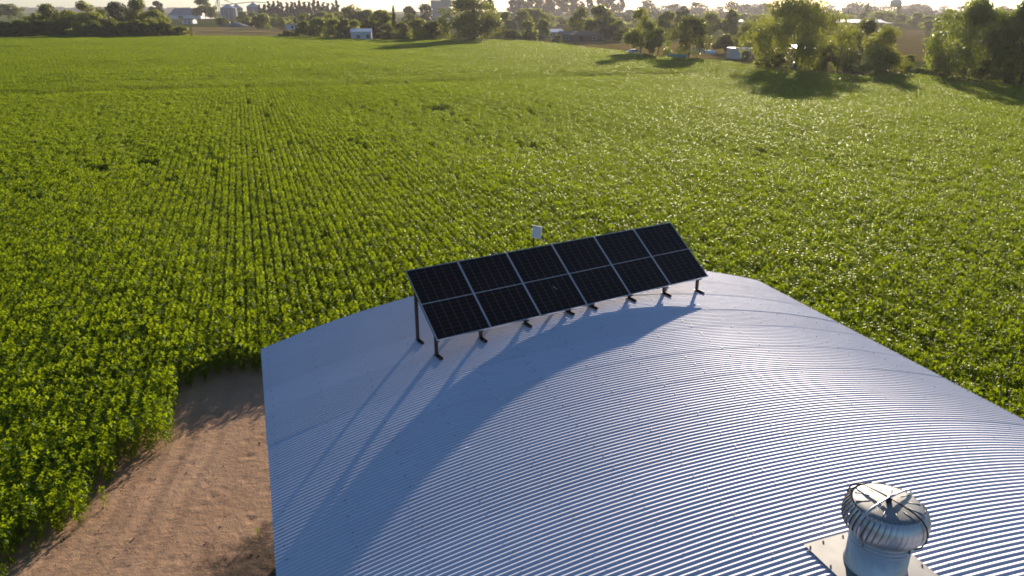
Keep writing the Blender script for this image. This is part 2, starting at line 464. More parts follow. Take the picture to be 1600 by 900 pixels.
for u_ in (ROOF_UC + ROOF_R * math.sin(ROOF_TL) + .1, ROOF_UC + ROOF_R * math.sin(ROOF_TR) - .1):     # eave purlins
    m_ = MB(); m_.bar(sh(S_NEAR + .2, u_, roof_z(u_) - .07), sh(ROOF_SE - .05, u_, roof_z(u_) - .07), .05, .10)
    m_.build('eave_purlin', M['steel_dark'], shed)

# ------------------------------------------------------------------ solar array
YAW, TILT = .536, .602
PW, PH, GAP, PT = 1.140, 1.687, .012, .035
PB = Vector((1.575, 14.295, -5.792 + H0))
LV = Vector((math.cos(YAW), math.sin(YAW), 0)); NV = Vector((-math.sin(YAW), math.cos(YAW), 0))
arr = empty('solar_array', (PB.x, PB.y, 0), YAW)
tag(arr, 'tilted array of six dark solar panels on steel legs on the curved roof', 'solar array')
ZB = PB.z
def al(t, w, d=0.0):
    """array-local point: t along, w up the slope, d off the glass"""
    return Vector((t, w * math.cos(TILT) - d * math.sin(TILT), ZB + w * math.sin(TILT) + d * math.cos(TILT)))
pan_rot = Euler((TILT, 0, 0))
TOT = 6 * PW + 5 * GAP
fr = MB(); fw = .012
fr.box((0, 0, -PT), (PW, fw, 0)); fr.box((0, PH - fw, -PT), (PW, PH, 0))
fr.box((0, fw + .0005, -PT), (fw, PH - fw - .0005, 0)); fr.box((PW - fw, fw + .0005, -PT), (PW, PH - fw - .0005, 0))
frm = fr.mesh('panel_frame'); frm.materials.append(M['alu'])
bk = MB(); bk.box((fw + .0004, fw + .0004, -.012), (PW - fw - .0004, PH - fw - .0004, -.0045)); bkm = bk.mesh('backsheet'); bkm.materials.append(M['backsheet'])
cg, rg, mid, edge = .0075, .0030, .020, .008
cw = (PW - 2 * fw - 2 * edge - 5 * cg) / 6
ch = (PH - 2 * fw - 2 * edge - mid - 16 * rg) / 18
ce = MB(); c_ = .010
ce.add([(c_, 0, .0), (cw - c_, 0, 0), (cw, c_, 0), (cw, ch - .002, 0), (cw - .002, ch, 0), (.002, ch, 0), (0, ch - .002, 0), (0, c_, 0)], [tuple(range(8))])
ce.add([(0.002, .002, -.0012), (cw - .002, .002, -.0012), (cw - .002, ch - .002, -.0012), (.002, ch - .002, -.0012)], [(3, 2, 1, 0)])
cem = ce.mesh('solar_cell'); cem.materials.append(M['cell'])
cs = MB(); yc = fw + edge + 9 * (ch + rg) - rg
cs.box((fw + .004, yc + .003, -.004), (PW - fw - .004, yc + mid - .003, -.0022)); csm = cs.mesh('centre_strip'); csm.materials.append(M['strip'])
def cell_spots():
    for i in range(6):
        for j in range(18):
            yield fw + edge + i * (cw + cg), fw + edge + j * (ch + rg) + (mid - rg if j >= 9 else 0)
for k in range(6):
    t0 = -TOT / 2 + k * (PW + GAP)
    p = empty('solar_panel', al(t0, 0)); p.parent = arr; p.rotation_euler = pan_rot
    link('frame', frm, None, p); link('backsheet', bkm, None, p); link('centre_strip', csm, None, p)
    if k < 3:
        for x, y in cell_spots(): link('solar_cell', cem, None, p, (x, y, -.0025))
    else:
        cells = MB()
        for x, y in cell_spots(): cells.add([(a + x, b_ + y, c - .0025) for a, b_, c in ce.v], ce.f)
        tag(cells.build('solar_cells', M['cell'], p), kind='stuff')
# bird dropping streak on the glass of the third panel
dp = MB(); dp.tube([(0, 0, 0), (.03, -.035, .001), (.05, -.075, 0), (.085, -.10, 0)], [.004, .007, .006, .002], 5)
o = dp.build('bird_dropping', simple('dropping', (.5, .5, .48), .8), arr, al(-TOT / 2 + 2 * (PW + GAP) + .6, .62, .002)); o.rotation_euler = pan_rot
# legs, feet, rails
FT = [-3.40, -2.44, -1.42, -.38, .22, 1.27, 2.28, 3.30]
def roof_at_local(t, y):
    w = PB + LV * t + NV * y
    return roof_z(w.x * UX.x + w.y * UX.y)
for w in (.12, 1.18):
    for ta, tb in ((FT[0] - .05, FT[3] + .08), (FT[4] - .08, FT[7] + .05)):
        m_ = MB(); m_.bar(al(ta, w, -.06), al(tb, w, -.06), .05, .04); m_.build('rail', M['steel_dark'], arr)
for t in FT:
    m_ = MB(); m_.bar(al(t, .02, -.105), al(t, 1.45, -.105), .04, .05); m_.build('rafter', M['steel_dark'], arr)
    for w in (.12, 1.18):
        a = al(t, w, -.10); zr = roof_at_local(t, a.y)
        m_ = MB(); leg_b = Vector((a.x, a.y, zr + .028))
        m_.bar(leg_b, a, .055, .006, (0, 1, 0)); m_.bar(leg_b + Vector((-.0245, .028, 0)), a + Vector((-.0245, .028, 0)), .006, .050, (0, 1, 0))
        leg = m_.build('leg', M['steel_dark'], arr)
        m_ = MB(); y0_, y1_ = a.y - .20, a.y + .10
        m_.bar((t, y0_, roof_at_local(t, y0_) + .018), (t, y1_, roof_at_local(t, y1_) + .018), .06, .012)
        m_.bar((t + .03, y0_, roof_at_local(t, y0_) + .036), (t + .03, y1_, roof_at_local(t, y1_) + .036), .006, .04)
        m_.build('foot', M['steel_dark'], arr)

# ------------------------------------------------------------------ small panel antenna behind the array
def ant():
    d = ray(834, 361); dep = 17.2
    p = d * dep; top = Vector((p.x, p.y, p.z + H0))
    u_ = top.x * UX.x + top.y * UX.y
    e = empty('panel_antenna', (top.x, top.y, roof_z(u_)), -.55)
    tag(e, 'small white panel antenna on a thin dark pole behind the solar array', 'antenna')
    h = top.z - roof_z(u_)
    m_ = MB(); m_.tube([(0, 0, .0), (0, 0, h + .04)], .018, 8); m_.build('pole', M['steel_dark'], e, smooth=True)
    m_ = MB(); m_.box((-.07, -.07, 0), (.07, .07, .012)); m_.build('pole_base', M['steel_dark'], e, (0, 0, .008))
    m_ = MB(); w, hh = .115, .145
    V = [(-w, -.03, -hh), (w, -.03, -hh), (w, -.03, hh), (-w, -.03, hh), (-w + .015, -.05, -hh + .015), (w - .015, -.05, -hh + .015), (w - .015, -.05, hh - .015), (-w + .015, -.05, hh - .015),
         (-w, .0, -hh), (w, .0, -hh), (w, .0, hh), (-w, .0, hh)]
    m_.add(V, [(4, 5, 6, 7), (0, 1, 5, 4), (1, 2, 6, 5), (2, 3, 7, 6), (3, 0, 4, 7), (8, 11, 10, 9), (0, 8, 9, 1), (1, 9, 10, 2), (2, 10, 11, 3), (3, 11, 8, 0)])
    o = m_.build('antenna_panel', M['white_paint'], e, (.115, -.035, h)); o.rotation_euler = (R(-8), R(4), 0)
    m_ = MB(); m_.bar((0, -.01, h), (.07, -.035, h), .05, .06); m_.tube([(0, 0, h - .05), (0, 0, h + .05)], .03, 8); m_.build('bracket', M['concrete'], e)
ant()

# ------------------------------------------------------------------ turbine ventilator
vent = empty('turbine_vent', su(5.02, 6.13, roof_z(6.13)), -AZ)
vent.scale = (.965, .965, .95)
tag(vent, 'spinning galvanised turbine vent on the crown of the corrugated roof', 'vent')
m_ = MB(); n = 8
V = []; F = []
for j, z in ((0, .022), (1, .018)):
    for i in range(n + 1):
        x = -.555 + 1.11 * i / n; zc = roof_z(6.13 + x) - roof_z(6.13)
        V += [(x, -.60, zc + z), (x, .56, zc + z)]
for i in range(n): F.append((2 * i, 2 * i + 2, 2 * i + 3, 2 * i + 1)); q = 2 * (n + 1); F.append((q + 2 * i + 1, q + 2 * i + 3, q + 2 * i + 2, q + 2 * i))
q = 2 * (n + 1)
F += [(0, 1, q + 1, q), (2 * n, q + 2 * n, q + 2 * n + 1, 2 * n + 1)]
F += [(2 * i, q + 2 * i, q + 2 * i + 2, 2 * i + 2) for i in range(n)] + [(2 * i + 1, 2 * i + 3, q + 2 * i + 3, q + 2 * i + 1) for i in range(n)]
m_.add(V, F)
plate = m_.build('base_plate', M['vent_plate'], vent)
m_ = MB()
for x, y in [(-.51, .5), (-.51, .15), (-.51, -.2), (-.51, -.5), (.51, .5), (.51, .15), (.51, -.2), (.51, -.5), (0, .52), (-.3, .52), (.3, .52)]:
    zc = roof_z(6.13 + x) - roof_z(6.13) + .022; m_.tube([(x, y, zc), (x, y, zc + .012)], .011, 6)
m_.build('plate_screws', M['steel_dark'], plate)
NR, NZ = .335, .50
m_ = MB(); m_.lathe([(NR + .015, .0), (NR + .012, .02), (NR, .03), (NR, NZ), (NR - .012, NZ), (NR - .012, .03)], 48); m_.build('neck', M['vent'], vent, (0, 0, .02), True)
for z in (.36, .415, .46):
    m_ = MB(); m_.lathe([(NR + .0005, z - .010), (NR + .010, z - .004), (NR + .010, z + .004), (NR + .0005, z + .010)], 48); m_.build('neck_band', M['vent'], vent, (0, 0, .02), True)
HZ0, HZ1 = .53, .90
m_ = MB(); m_.lathe([(NR - .03, HZ0 - .01), (NR + .03, HZ0 - .005), (NR + .032, HZ0 + .012), (NR - .03, HZ0 + .012), (NR - .03, HZ0 - .01)], 48); m_.build('lower_ring', M['vent'], vent, None, True)
# vanes: curved blades bulging out between the lower ring and the cap
NVANE = 46
def vane_mesh():
    k = 12; V = []; F = []
    wv = 2 * math.pi / NVANE * .93
    for i in range(k + 1):
        t = i / k
        z = HZ0 + .008 + (HZ1 - .012 - HZ0) * t
        rad = .345 + (.455 - .345) * math.sin(math.pi * min(1, t * .92 + .08)) ** .72 if t < .5 else .372 + (.455 - .372) * math.sin(math.pi * (t * .96)) ** .72
        sk = .16 * (t - .5)
        for j, (du, dr) in enumerate(((0, .010), (.34, .007), (.68, -.001), (1.0, -.014))):
            a = sk - du * wv * 1.2
            V.append(((rad + dr) * math.cos(a), (rad + dr) * math.sin(a), z))
    for i in range(k):
        for j in range(3):
            a = i * 4 + j; F.append((a, a + 1, a + 5, a + 4))
    return fast_mesh('vane', V, F, True)
vm_ = vane_mesh(); vm_.materials.append(M['vent'])
for k in range(NVANE):
    o = link('vane', vm_, None, vent); o.rotation_euler = (0, 0, 2 * math.pi * k / NVANE)
m_ = MB(); m_.lathe([(.0, HZ1 + .030), (.08, HZ1 + .028), (.20, HZ1 + .020), (.30, HZ1 + .008), (.365, HZ1 - .004), (.382, HZ1 - .014), (.36, HZ1 - .02), (.0, HZ1 - .02)], 56)
cap = m_.build('cap', M['vent_plate'], vent, None, True)
for k in range(12):
    a = 2 * math.pi * k / 12 + .1
    m_ = MB(); m_.tube([(.20 * math.cos(a), .20 * math.sin(a), HZ1 + .021), (.355 * math.cos(a), .355 * math.sin(a), HZ1 + .001)], [.004, .006], 6); m_.build('cap_rib', M['vent_plate'], cap, None, True)
m_ = MB(); m_.lathe([(0, .06), (.02, .06), (.03, .045), (.035, 0)], 16); m_.build('bearing', M['steel_dark'], vent, (0, 0, HZ1 + .025), True)
for k in range(4):
    a = R(12) + k * math.pi / 2
    prof = [(.0, HZ1 + .075), (.15, HZ1 + .070), (.30, HZ1 + .055), (.40, HZ1 + .025), (.465, HZ1 - .04), (.495, HZ1 - .13), (.49, HZ1 - .22), (.455, HZ1 - .31), (.40, HZ1 - .37), (NR + .012, HZ1 - .40), (NR + .012, HZ1 - .47)]
    m_ = MB(); pr = [Vector((r_ * math.cos(a), r_ * math.sin(a), z)) for r_, z in prof]
    m_.tube(pr, .0125 if k % 2 == 0 else .0095, 8)
    m_.build('brace', M['alu'] if k % 2 == 0 else M['steel_dark'], vent, None, True)

# ------------------------------------------------------------------ the crop
def leaflet(V, F, base, dirv, nrm, L, Wd, curl=.15):
    side = dirv.cross(nrm).normalized()
    tip = base + dirv * L - nrm * (curl * L)
    mid_ = base + dirv * (L * .45) + nrm * (.04 * L)
    a = mid_ + side * Wd / 2 + nrm * (.10 * Wd); b_ = mid_ - side * Wd / 2 + nrm * (.10 * Wd)
    n0 = len(V); V += [tuple(base), tuple(a), tuple(tip), tuple(b_), tuple(mid_)]
    F += [(n0, n0 + 1, n0 + 4), (n0 + 1, n0 + 2, n0 + 4), (n0 + 2, n0 + 3, n0 + 4), (n0 + 3, n0, n0 + 4)]
def rnd_dir(r_, zlo, zhi):
    t = r_.uniform(0, 2 * math.pi); z = r_.uniform(zlo, zhi); q = math.sqrt(max(0, 1 - z * z))
    return Vector((q * math.cos(t), q * math.sin(t), z))
def plant_mesh(name, seed, length, h, nleaf, L, hw, top=1.5):
    """a piece of crop row: stems with three-part leaves, length along y"""
    r_ = random.Random(seed); V = []; F = []
    nst = max(1, int(length / .13))
    for k in range(nst):
        y = (k + .5) / nst * length - length / 2
        x0, x1 = r_.gauss(0, .02), r_.gauss(0, .05)
        n0 = len(V)
        V += [(x0 - .007, y, 0), (x0 + .007, y, 0), (x0, y + .01, 0), (x1, y + r_.gauss(0, .03), h * .85)]
        F += [(n0, n0 + 1, n0 + 3), (n0 + 1, n0 + 2, n0 + 3), (n0 + 2, n0, n0 + 3)]
    for k in range(nleaf):
        zf = 1 - r_.random() ** top * .85
        y = r_.uniform(-length / 2, length / 2)
        rad = hw * (.25 + .75 * math.sin(math.pi * min(1, max(0.12, zf * .85)))) * r_.random() ** .5
        x = rad * r_.choice((-1, 1)); z = h * zf + r_.gauss(0, .03)
        nrm = (Vector((x * 1.6 / max(hw, .01) * .45, r_.gauss(0, .4), .8)) + rnd_dir(r_, -1, 1) * .75).normalized()
        d0 = rnd_dir(r_, -.25, .25); d0 = (d0 - nrm * d0.dot(nrm)).normalized()
        c = Vector((x, y, z)); sd_ = d0.cross(nrm)
        for a in (-1.15, 0, 1.15):
            d1 = (d0 * math.cos(a) + sd_ * math.sin(a)).normalized()
            nn = (nrm + rnd_dir(r_, -1, 1) * .25).normalized(); nn = (nn - d1 * nn.dot(d1)).normalized()
            leaflet(V, F, c + d1 * L * .12, d1, nn, L * r_.uniform(.8, 1.25), L * .56, r_.uniform(.05, .35))
    m = fast_mesh(name, V, F); m.materials.append(M['crop']); return m
crop_lib = bpy.data.collections.new('crop_library')
LOD = []
def lib(name, mesh):
    o = bpy.data.objects.new(name, mesh); crop_lib.objects.link(o); LOD.append(o); return o
NA, NB, NC = 6, 4, 3
for k in range(NA): lib('a%02d' % k, plant_mesh('crop_plant', 100 + k, .30, .86, 66, .069, .165, 1.2))
for k in range(NB): lib('b%02d' % k, plant_mesh('crop_row_piece', 200 + k, 1.0, .86, 100, .077, .135, 1.7))
for k in range(NC): lib('c%02d' % k, plant_mesh('crop_row_stretch', 300 + k, 3.0, .84, 200, .112, .17, 3.0))

def und(x, y):      # slow variation of growth
    return np.sin(x * .11 + 1.3 * np.sin(y * .07)) * .5 + np.sin(y * .16 + 2 * np.sin(x * .05)) * .35 + np.sin(x * .43 + y * .31) * .25
ROW = .38
S_B = (gp(600, 137).x * AX.x + gp(600, 137).y * AX.y)           # rows turn across beyond this line
GAPS = [(685, 171, 22, 5), (258, 287, 5, 9), (228, 259, 16, 5), (60, 312, 14, 4), (300, 262, 8, 3), (30, 303, 10, 3), (1345, 206, 4, 3), (560, 199, 14, 2.5),
        (150, 268, 16, 3), (600, 205, 9, 2), (20, 75, 45, 1.2), (830, 232, 20, 3), (1330, 130, 70, 2)]  # the thin far-left gap leaves plants out to stand for a shadow band
GP = []
for x, y, a, b_ in GAPS:
    c = gp(x, y, .5); k = px_m(c); far = gp(x, y - b_, .5).y - gp(x, y + b_, .5).y
    GP.append((c.x, c.y, max(.3, a / k * 1.05), max(.35, far / 2 * 1.0)))
def keep(x, y):
    k = x / np.maximum(y, .1)
    inside = (y < np.interp(k, EK, EY)) & (y > -12)
    s = x * AX.x + y * AX.y; u = x * UX.x + y * UX.y
    # cleared ground: the shed, a strip behind and beside it, and the yard with its slanting edge
    el = np.where(s > 21.8, -99, np.where(s > 18.7, -2.9, -2.9 - (18.7 - s) * .64))
    el = el + .18 * np.sin(s * 2.1) + .12 * np.sin(s * 5.3)
    yardm = (s < 21.9 + .15 * np.sin(u * 3)) & (u > el) & (u < WR + 1.4)
    g_ = np.zeros(len(x), bool)
    for cx, cy, a, b_ in GP: g_ |= ((x - cx) / a) ** 2 + ((y - cy) / b_) ** 2 < 1 + .5 * np.sin(x * 9 + y * 5)
    return inside & ~yardm & ~g_
A_MAX, B_MAX, FAN = 58.0, 125.0, 1.05
P_, RZ, SC, VI = [], [], [], []
def rows(step, dmin, dmax, first, nvar, across):
    smax = 470 if dmax > 130 else dmax + 15
    us = np.arange(-int(smax * .9 / ROW), int(smax * .9 / ROW) + 1) * ROW
    if across: us = np.arange(int(S_B / ROW), int(470 / ROW)) * ROW; along = np.arange(-420, 330, step)
    else: along = np.arange(-14, min(smax, S_B), step)
    U, A = np.meshgrid(us, along, indexing='ij')
    U = U.ravel() + rng.normal(0, .018, U.size); A = A.ravel() + rng.uniform(-.3, .3, A.size) * step
    if across: s, u = U, A
    else: s, u = A, U
    x = AX.x * s + UX.x * u; y = AX.y * s + UX.y * u
    d = np.hypot(x, y) + rng.normal(0, 3, x.size)
    m = (d >= dmin) & (d < dmax) & (y > np.abs(x) / FAN / 1.05 - 9)
    x, y, s = x[m], y[m], s[m]
    m = keep(x, y); x, y, s = x[m], y[m], s[m]
    g_ = und(x, y)
    thin = (rng.random(x.size) < .03 + .10 * (g_ < -.55) + .45 * np.exp(-((s - S_B) / 3.5) ** 2))
    rid = np.floor(np.round((s if across else x * UX.x + y * UX.y) / ROW) / (2 if across else 1))
    al_ = (x * UX.x + y * UX.y) if across else s
    st = np.sin(rid * 12.9898 + 1) * 43758.5453; st = (st - np.floor(st)) * 6.283
    wob = np.sin(al_ * .045 + st) + .7 * np.sin(al_ * .13 + st * 2.3) + .5 * np.sin(al_ * .37 + st * 3.7)
    thin |= (wob > (1.0 if across else 1.6)) & (rng.random(x.size) < (.9 if across else .5))
    x, y, g_, s = x[~thin], y[~thin], g_[~thin], s[~thin]
    sc = (1.0 + .14 * g_ + rng.normal(0, .055, x.size)) * (1 - .25 * np.exp(-((s - S_B) / 3) ** 2))
    rz = (-AZ if not across else -AZ + math.pi / 2) + rng.normal(0, .12, x.size) + math.pi * rng.integers(0, 2, x.size)
    P_.append(np.stack([x, y, np.zeros_like(x)], 1)); RZ.append(rz); SC.append(sc); VI.append(first + rng.integers(0, nvar, x.size))
rows(.27, 0, A_MAX, 0, NA, False)
rows(.90, A_MAX, B_MAX, NA, NB, False)
rows(2.6, B_MAX, 480, NA + NB, NC, False)
rows(.90, 0, B_MAX, NA, NB, True)
rows(2.6, B_MAX, 480, NA + NB, NC, True)
PP, RZ, SC, VI = np.concatenate(P_), np.concatenate(RZ), np.concatenate(SC), np.concatenate(VI)
print('crop instances', len(PP))

# the 300 plants nearest in view stand as single plants
def to_px(p):
    c, s = math.cos(PITCH), math.sin(PITCH)
    dz = p[:, 2] - H0; dep = p[:, 1] * c - dz * s; upv = p[:, 1] * s + dz * c
    return 800 + F_PX * p[:, 0] / dep, 450 - F_PX * upv / dep, dep
qx, qy, dep = to_px(PP + np.array([0, 0, .6]))
vis = (qx > 5) & (qx < 1590) & (qy > 60) & (qy < 890) & (VI < NA) & (PP[:, 0] < -4) & (dep > 2)
order = np.argsort(np.where(vis, dep, 1e9))[:300]
single = np.zeros(len(PP), bool); single[order] = True
for i in order:
    o = bpy.data.objects.new('crop_plant', LOD[int(VI[i])].data)
    o.location = PP[i]; o.rotation_euler = (0, 0, RZ[i]); o.scale = (SC[i],) * 3
    C.objects.link(o)
    tag(o, 'leafy green crop plant in the dense stand bordering the bare dirt yard', 'crop plant', 'crop plants bordering the dirt yard')
PP, RZ, SC, VI = PP[~single], RZ[~single], SC[~single], VI[~single]

cm = bpy.data.meshes.new('crop_points'); cm.vertices.add(len(PP)); cm.vertices.foreach_set('co', PP.astype(np.float32).ravel())
for nm, ty, dat in (('rz', 'FLOAT', RZ), ('sc', 'FLOAT', SC), ('vi', 'INT', VI)):
    at = cm.attributes.new(nm, ty, 'POINT'); at.data.foreach_set('value', dat.astype(np.int32 if ty == 'INT' else np.float32))
cm.update()
crop = bpy.data.objects.new('field_crop', cm); C.objects.link(crop)
tag(crop, 'wide field of leafy green crop in rows filling the middle of the view', 'crop', kind='stuff')
ng = bpy.data.node_groups.new('crop_scatter', 'GeometryNodeTree')
ng.interface.new_socket('Geometry', in_out='INPUT', socket_type='NodeSocketGeometry')
ng.interface.new_socket('Geometry', in_out='OUTPUT', socket_type='NodeSocketGeometry')
gi, go = ng.nodes.new('NodeGroupInput'), ng.nodes.new('NodeGroupOutput')
ci = ng.nodes.new('GeometryNodeCollectionInfo'); ci.inputs['Collection'].default_value = crop_lib
ci.inputs['Separate Children'].default_value = True; ci.inputs['Reset Children'].default_value = True
iop = ng.nodes.new('GeometryNodeInstanceOnPoints'); iop.inputs['Pick Instance'].default_value = True
def attr(nm, ty):
    n = ng.nodes.new('GeometryNodeInputNamedAttribute'); n.data_type = ty; n.inputs[0].default_value = nm; return n.outputs['Attribute']
cx = ng.nodes.new('ShaderNodeCombineXYZ')
ng.links.new(attr('rz', 'FLOAT'), cx.inputs[2])
e2r = ng.nodes.new('FunctionNodeEulerToRotation'); ng.links.new(cx.outputs[0], e2r.inputs[0])
m2p = ng.nodes.new('GeometryNodeMeshToPoints')
ng.links.new(gi.outputs[0], m2p.inputs[0]); ng.links.new(m2p.outputs[0], iop.inputs['Points'])
ng.links.new(ci.outputs[0], iop.inputs['Instance']); ng.links.new(attr('vi', 'INT'), iop.inputs['Instance Index'])
ng.links.new(e2r.outputs[0], iop.inputs['Rotation']); ng.links.new(attr('sc', 'FLOAT'), iop.inputs['Scale'])
ng.links.new(iop.outputs[0], go.inputs[0])
md = crop.modifiers.new('scatter', 'NODES'); md.node_group = ng

# stray plants on the yard
for x, y, sc, lb in ((165, 792, .62, 'lone spindly green plant standing out on the dirt a step from the crop edge'),
                     (97, 815, .45, 'small green seedling at the sunny edge of the crop shadow'),
                     (56, 868, .40, 'tiny green seedling on the dirt near the lower left corner'),
                     (403, 838, .26, 'tiny weed on the dark soil beside the shed wall'),
                     (10, 908, .5, 'small green plant cut by the lower left corner of the picture')):
    o = bpy.data.objects.new('stray_plant', LOD[random.randrange(NA)].data); o.location = gp(x, y, .01); o.scale = (sc * .75, sc * .75, sc); o.rotation_euler = (0, 0, random.uniform(0, 6))
    C.objects.link(o); tag(o, lb, 'plant')

# ------------------------------------------------------------------ trees
def leaves_mesh(name, C_, N_, Ls, asp, mat, seed, droop=0.0):
    """rhombus leaves at centres C_, facing N_"""
    r_ = np.random.default_rng(seed); n = len(C_)
    t = r_.normal(size=(n, 3)); t[:, 2] -= droop * 3
    t -= N_ * (t * N_).sum(1, keepdims=True); t /= np.linalg.norm(t, axis=1, keepdims=True) + 1e-9
    b_ = np.cross(N_, t); L = (Ls * r_.uniform(.6, 1.35, n))[:, None]
    V = np.stack([C_ - t * L * .5, C_ + b_ * L * asp * .5 - t * L * .05, C_ + t * L * .5, C_ - b_ * L * asp * .5 - t * L * .05], 1).reshape(-1, 3)
    m = fast_mesh(name, V, np.arange(4 * n).reshape(n, 4)); m.materials.append(mat); return m
def crown_points(kind, seed, n):
    r_ = np.random.default_rng(seed); lob = []
    if kind in ('round', 'bush', 'clipped'):
        zlo, zhi = {'round': (.20, .84), 'bush': (.08, .80), 'clipped': (.2, .78)}[kind]
        nl = 24 if kind != 'clipped' else 26
        for k in range(nl):
            a = r_.uniform(0, 6.28); zf = r_.random(); z = zlo + (zhi - zlo) * zf
            rr = .78 * float(np.interp(zf, (0, .35, .7, 1), (.80, 1, .82, .35) if kind != 'bush' else (1, 1, .75, .3))) * r_.random() ** .38
            lob.append((rr * math.cos(a), rr * math.sin(a), z, r_.uniform(.18, .34) if kind != 'clipped' else r_.uniform(.26, .34)))
        lob.append((0, 0, zhi - .02, .30)); lob.append((0, 0, (zlo + zhi) / 2, .45))
        zs = .42 if kind != 'clipped' else .55
    elif kind == 'willow':
        for k in range(64):
            a = r_.uniform(0, 6.28); zf = r_.random(); z = .24 + .62 * zf
            rr = .88 * float(np.interp(zf, (0, .3, .65, 1), (.92, 1, .82, .3))) * r_.random() ** .33
            lob.append((rr * math.cos(a), rr * math.sin(a), z, r_.uniform(.10, .19)))
        lob.append((0, 0, .86, .16)); lob.append((0, 0, .60, .22)); zs = .55
    elif kind == 'poplar':
        for k in range(16):
            z = .16 + .76 * k / 15; rr = .5 * (1 - .55 * k / 15)
            a = r_.uniform(0, 6.28); lob.append((rr * math.cos(a) * .6, rr * math.sin(a) * .6, z, .55 * (1.05 - .75 * k / 15)))
        zs = .16
    elif kind == 'cypress':
        for k in range(20):
            z = .06 + .86 * k / 19; lob.append((r_.normal(0, .06), r_.normal(0, .06), z, .95 * (1 - .80 * (k / 19) ** 1.6)))
        zs = .10
    elif kind == 'euca':
        for k in range(24):
            a = r_.uniform(0, 6.28); zf = r_.random(); z = .34 + .56 * zf; rr = .8 * math.sqrt(max(.08, 1 - (2 * zf - .9) ** 2)) * r_.random() ** .4
            lob.append((rr * math.cos(a), rr * math.sin(a), z, r_.uniform(.20, .36)))
        zs = .36
    lob = np.array(lob); w = lob[:, 3] ** 2; k = r_.choice(len(lob), n, p=w / w.sum())
    d = r_.normal(size=(n, 3)); d /= np.linalg.norm(d, axis=1, keepdims=True)
    rad = lob[k, 3] * (1 - .55 * r_.random(n) ** 1.6)
    c = lob[k, :3] + d * rad[:, None] * np.array([1, 1, zs])
    if kind == 'willow':   # hanging sprays below each lobe
        h = r_.random(n) < .5; c[h, 2] -= r_.random(h.sum()) ** 1.6 * .20; c[h, :2] *= 1.04
    c[:, :2] /= np.percentile(np.hypot(c[:, 0], c[:, 1]), 86)
    c[:, 2] /= np.percentile(c[:, 2], 99.5)
    c[:, 2] = np.maximum(c[:, 2], .015)
    nr = d * .8 + r_.normal(size=(n, 3)) * .6 + np.array([0, 0, .25]); nr /= np.linalg.norm(nr, axis=1, keepdims=True)
    return c, nr
def trunk_mesh(kind, seed, rx, h):
    """trunk and limbs in metres"""
    r_ = random.Random(seed); m_ = MB()
    base = {'bush': .05, 'clipped': .05, 'willow': .045, 'euca': .03, 'poplar': .02, 'cypress': .02}.get(kind, .035) * min(h, 14)
    if kind == 'bush': base *= .4
    top = .55 if kind not in ('poplar', 'cypress') else .9
    m_.tube([(0, 0, -.1), (r_.gauss(0, .02) * h, r_.gauss(0, .02) * h, top * .45 * h), (r_.gauss(0, .03) * h, r_.gauss(0, .03) * h, top * h)], [base * .55, base * .38, base * .15], 7)
    if kind in ('round', 'willow', 'euca', 'bush'):
        for k in range(6):
            a = r_.uniform(0, 6.28); z0 = r_.uniform(.16, .42) * h; z1 = z0 + r_.uniform(.15, .32) * h; q = rx * r_.uniform(.45, .8)
            m_.tube([(0, 0, z0), (q * .5 * math.cos(a), q * .5 * math.sin(a), (z0 + z1) / 2 + .04 * h), (q * math.cos(a), q * math.sin(a), z1)], [base * .26, base * .17, base * .06], 5)
    return m_.mesh('trunk', True)
CACHE = {}
NTREE = [0]
def tree(kind, x, yb, yt, hw, mat, label, group=None, name='tree', n=2600, leaf=None, own=False, cat='tree', loc=None):
    """a tree standing at photograph pixel (x, yb) of level ground, yt its top, hw its half width"""
    p = gp(x, yb) if loc is None else loc
    k = px_m(Vector((p.x, p.y, 5)))
    h = max(.6, (yb - yt) / k * 1.03); rx = hw / k * 1.03
    NTREE[0] += 1
    leaf_m = leaf if leaf else max(.24, 3.0 / k)
    vr = NTREE[0] % 4 if not own else 1000 + NTREE[0]
    hb = round(math.log2(h) * 1.5); key = (kind, mat, vr, n, hb)
    if key not in CACHE:
        c, nr = crown_points(kind, 7 * vr + len(kind) * 13, int(n * 1.5))
        href = h; c2 = c * np.array([rx, rx, h]); nr2 = nr
        asp = .28 if kind == 'willow' else .55
        me = leaves_mesh('crown', c2, nr2, leaf_m * (1.5 if kind == 'willow' else 1), asp, M[mat], vr + 5, .9 if kind == 'willow' else 0)
        CACHE[key] = (me, rx, h, trunk_mesh(kind, vr + 3, rx, h))
        CACHE[key][3].materials.append(M['bark'])
    me, rx0, h0, tm = CACHE[key]
    e = empty(name, (p.x, p.y, p.z), 0)
    tag(e, label, cat, group)
    rz = random.uniform(0, 6.28) if not own else 0
    cr = link('crown', me, None, e); cr.scale = (rx / rx0, rx / rx0, h / h0); cr.rotation_euler = (0, 0, rz)
    if kind not in ('bush', 'clipped'):
        tr = link('trunk', tm, None, e); tr.scale = (rx / rx0, rx / rx0, h / h0); tr.rotation_euler = (0, 0, rz)
    else:
        tr = link('stem', tm, None, e); tr.scale = (rx / rx0, rx / rx0, h / h0)
    return e

for k in range(34):
    x = 1165 + k * 14 + random.uniform(-6, 6); yb = random.uniform(52, 84)
    if 1378 < x < 1452: continue
    tree('bush', x, yb, yb - random.uniform(11, 22), random.uniform(10, 17), random.choice(('leaf_mid', 'leaf_dark', 'leaf_light')), 'leafy scrub showing between and behind the big right hand trees', 'scrub behind the right hand trees', 'scrub_bush', 1100, cat='bush')
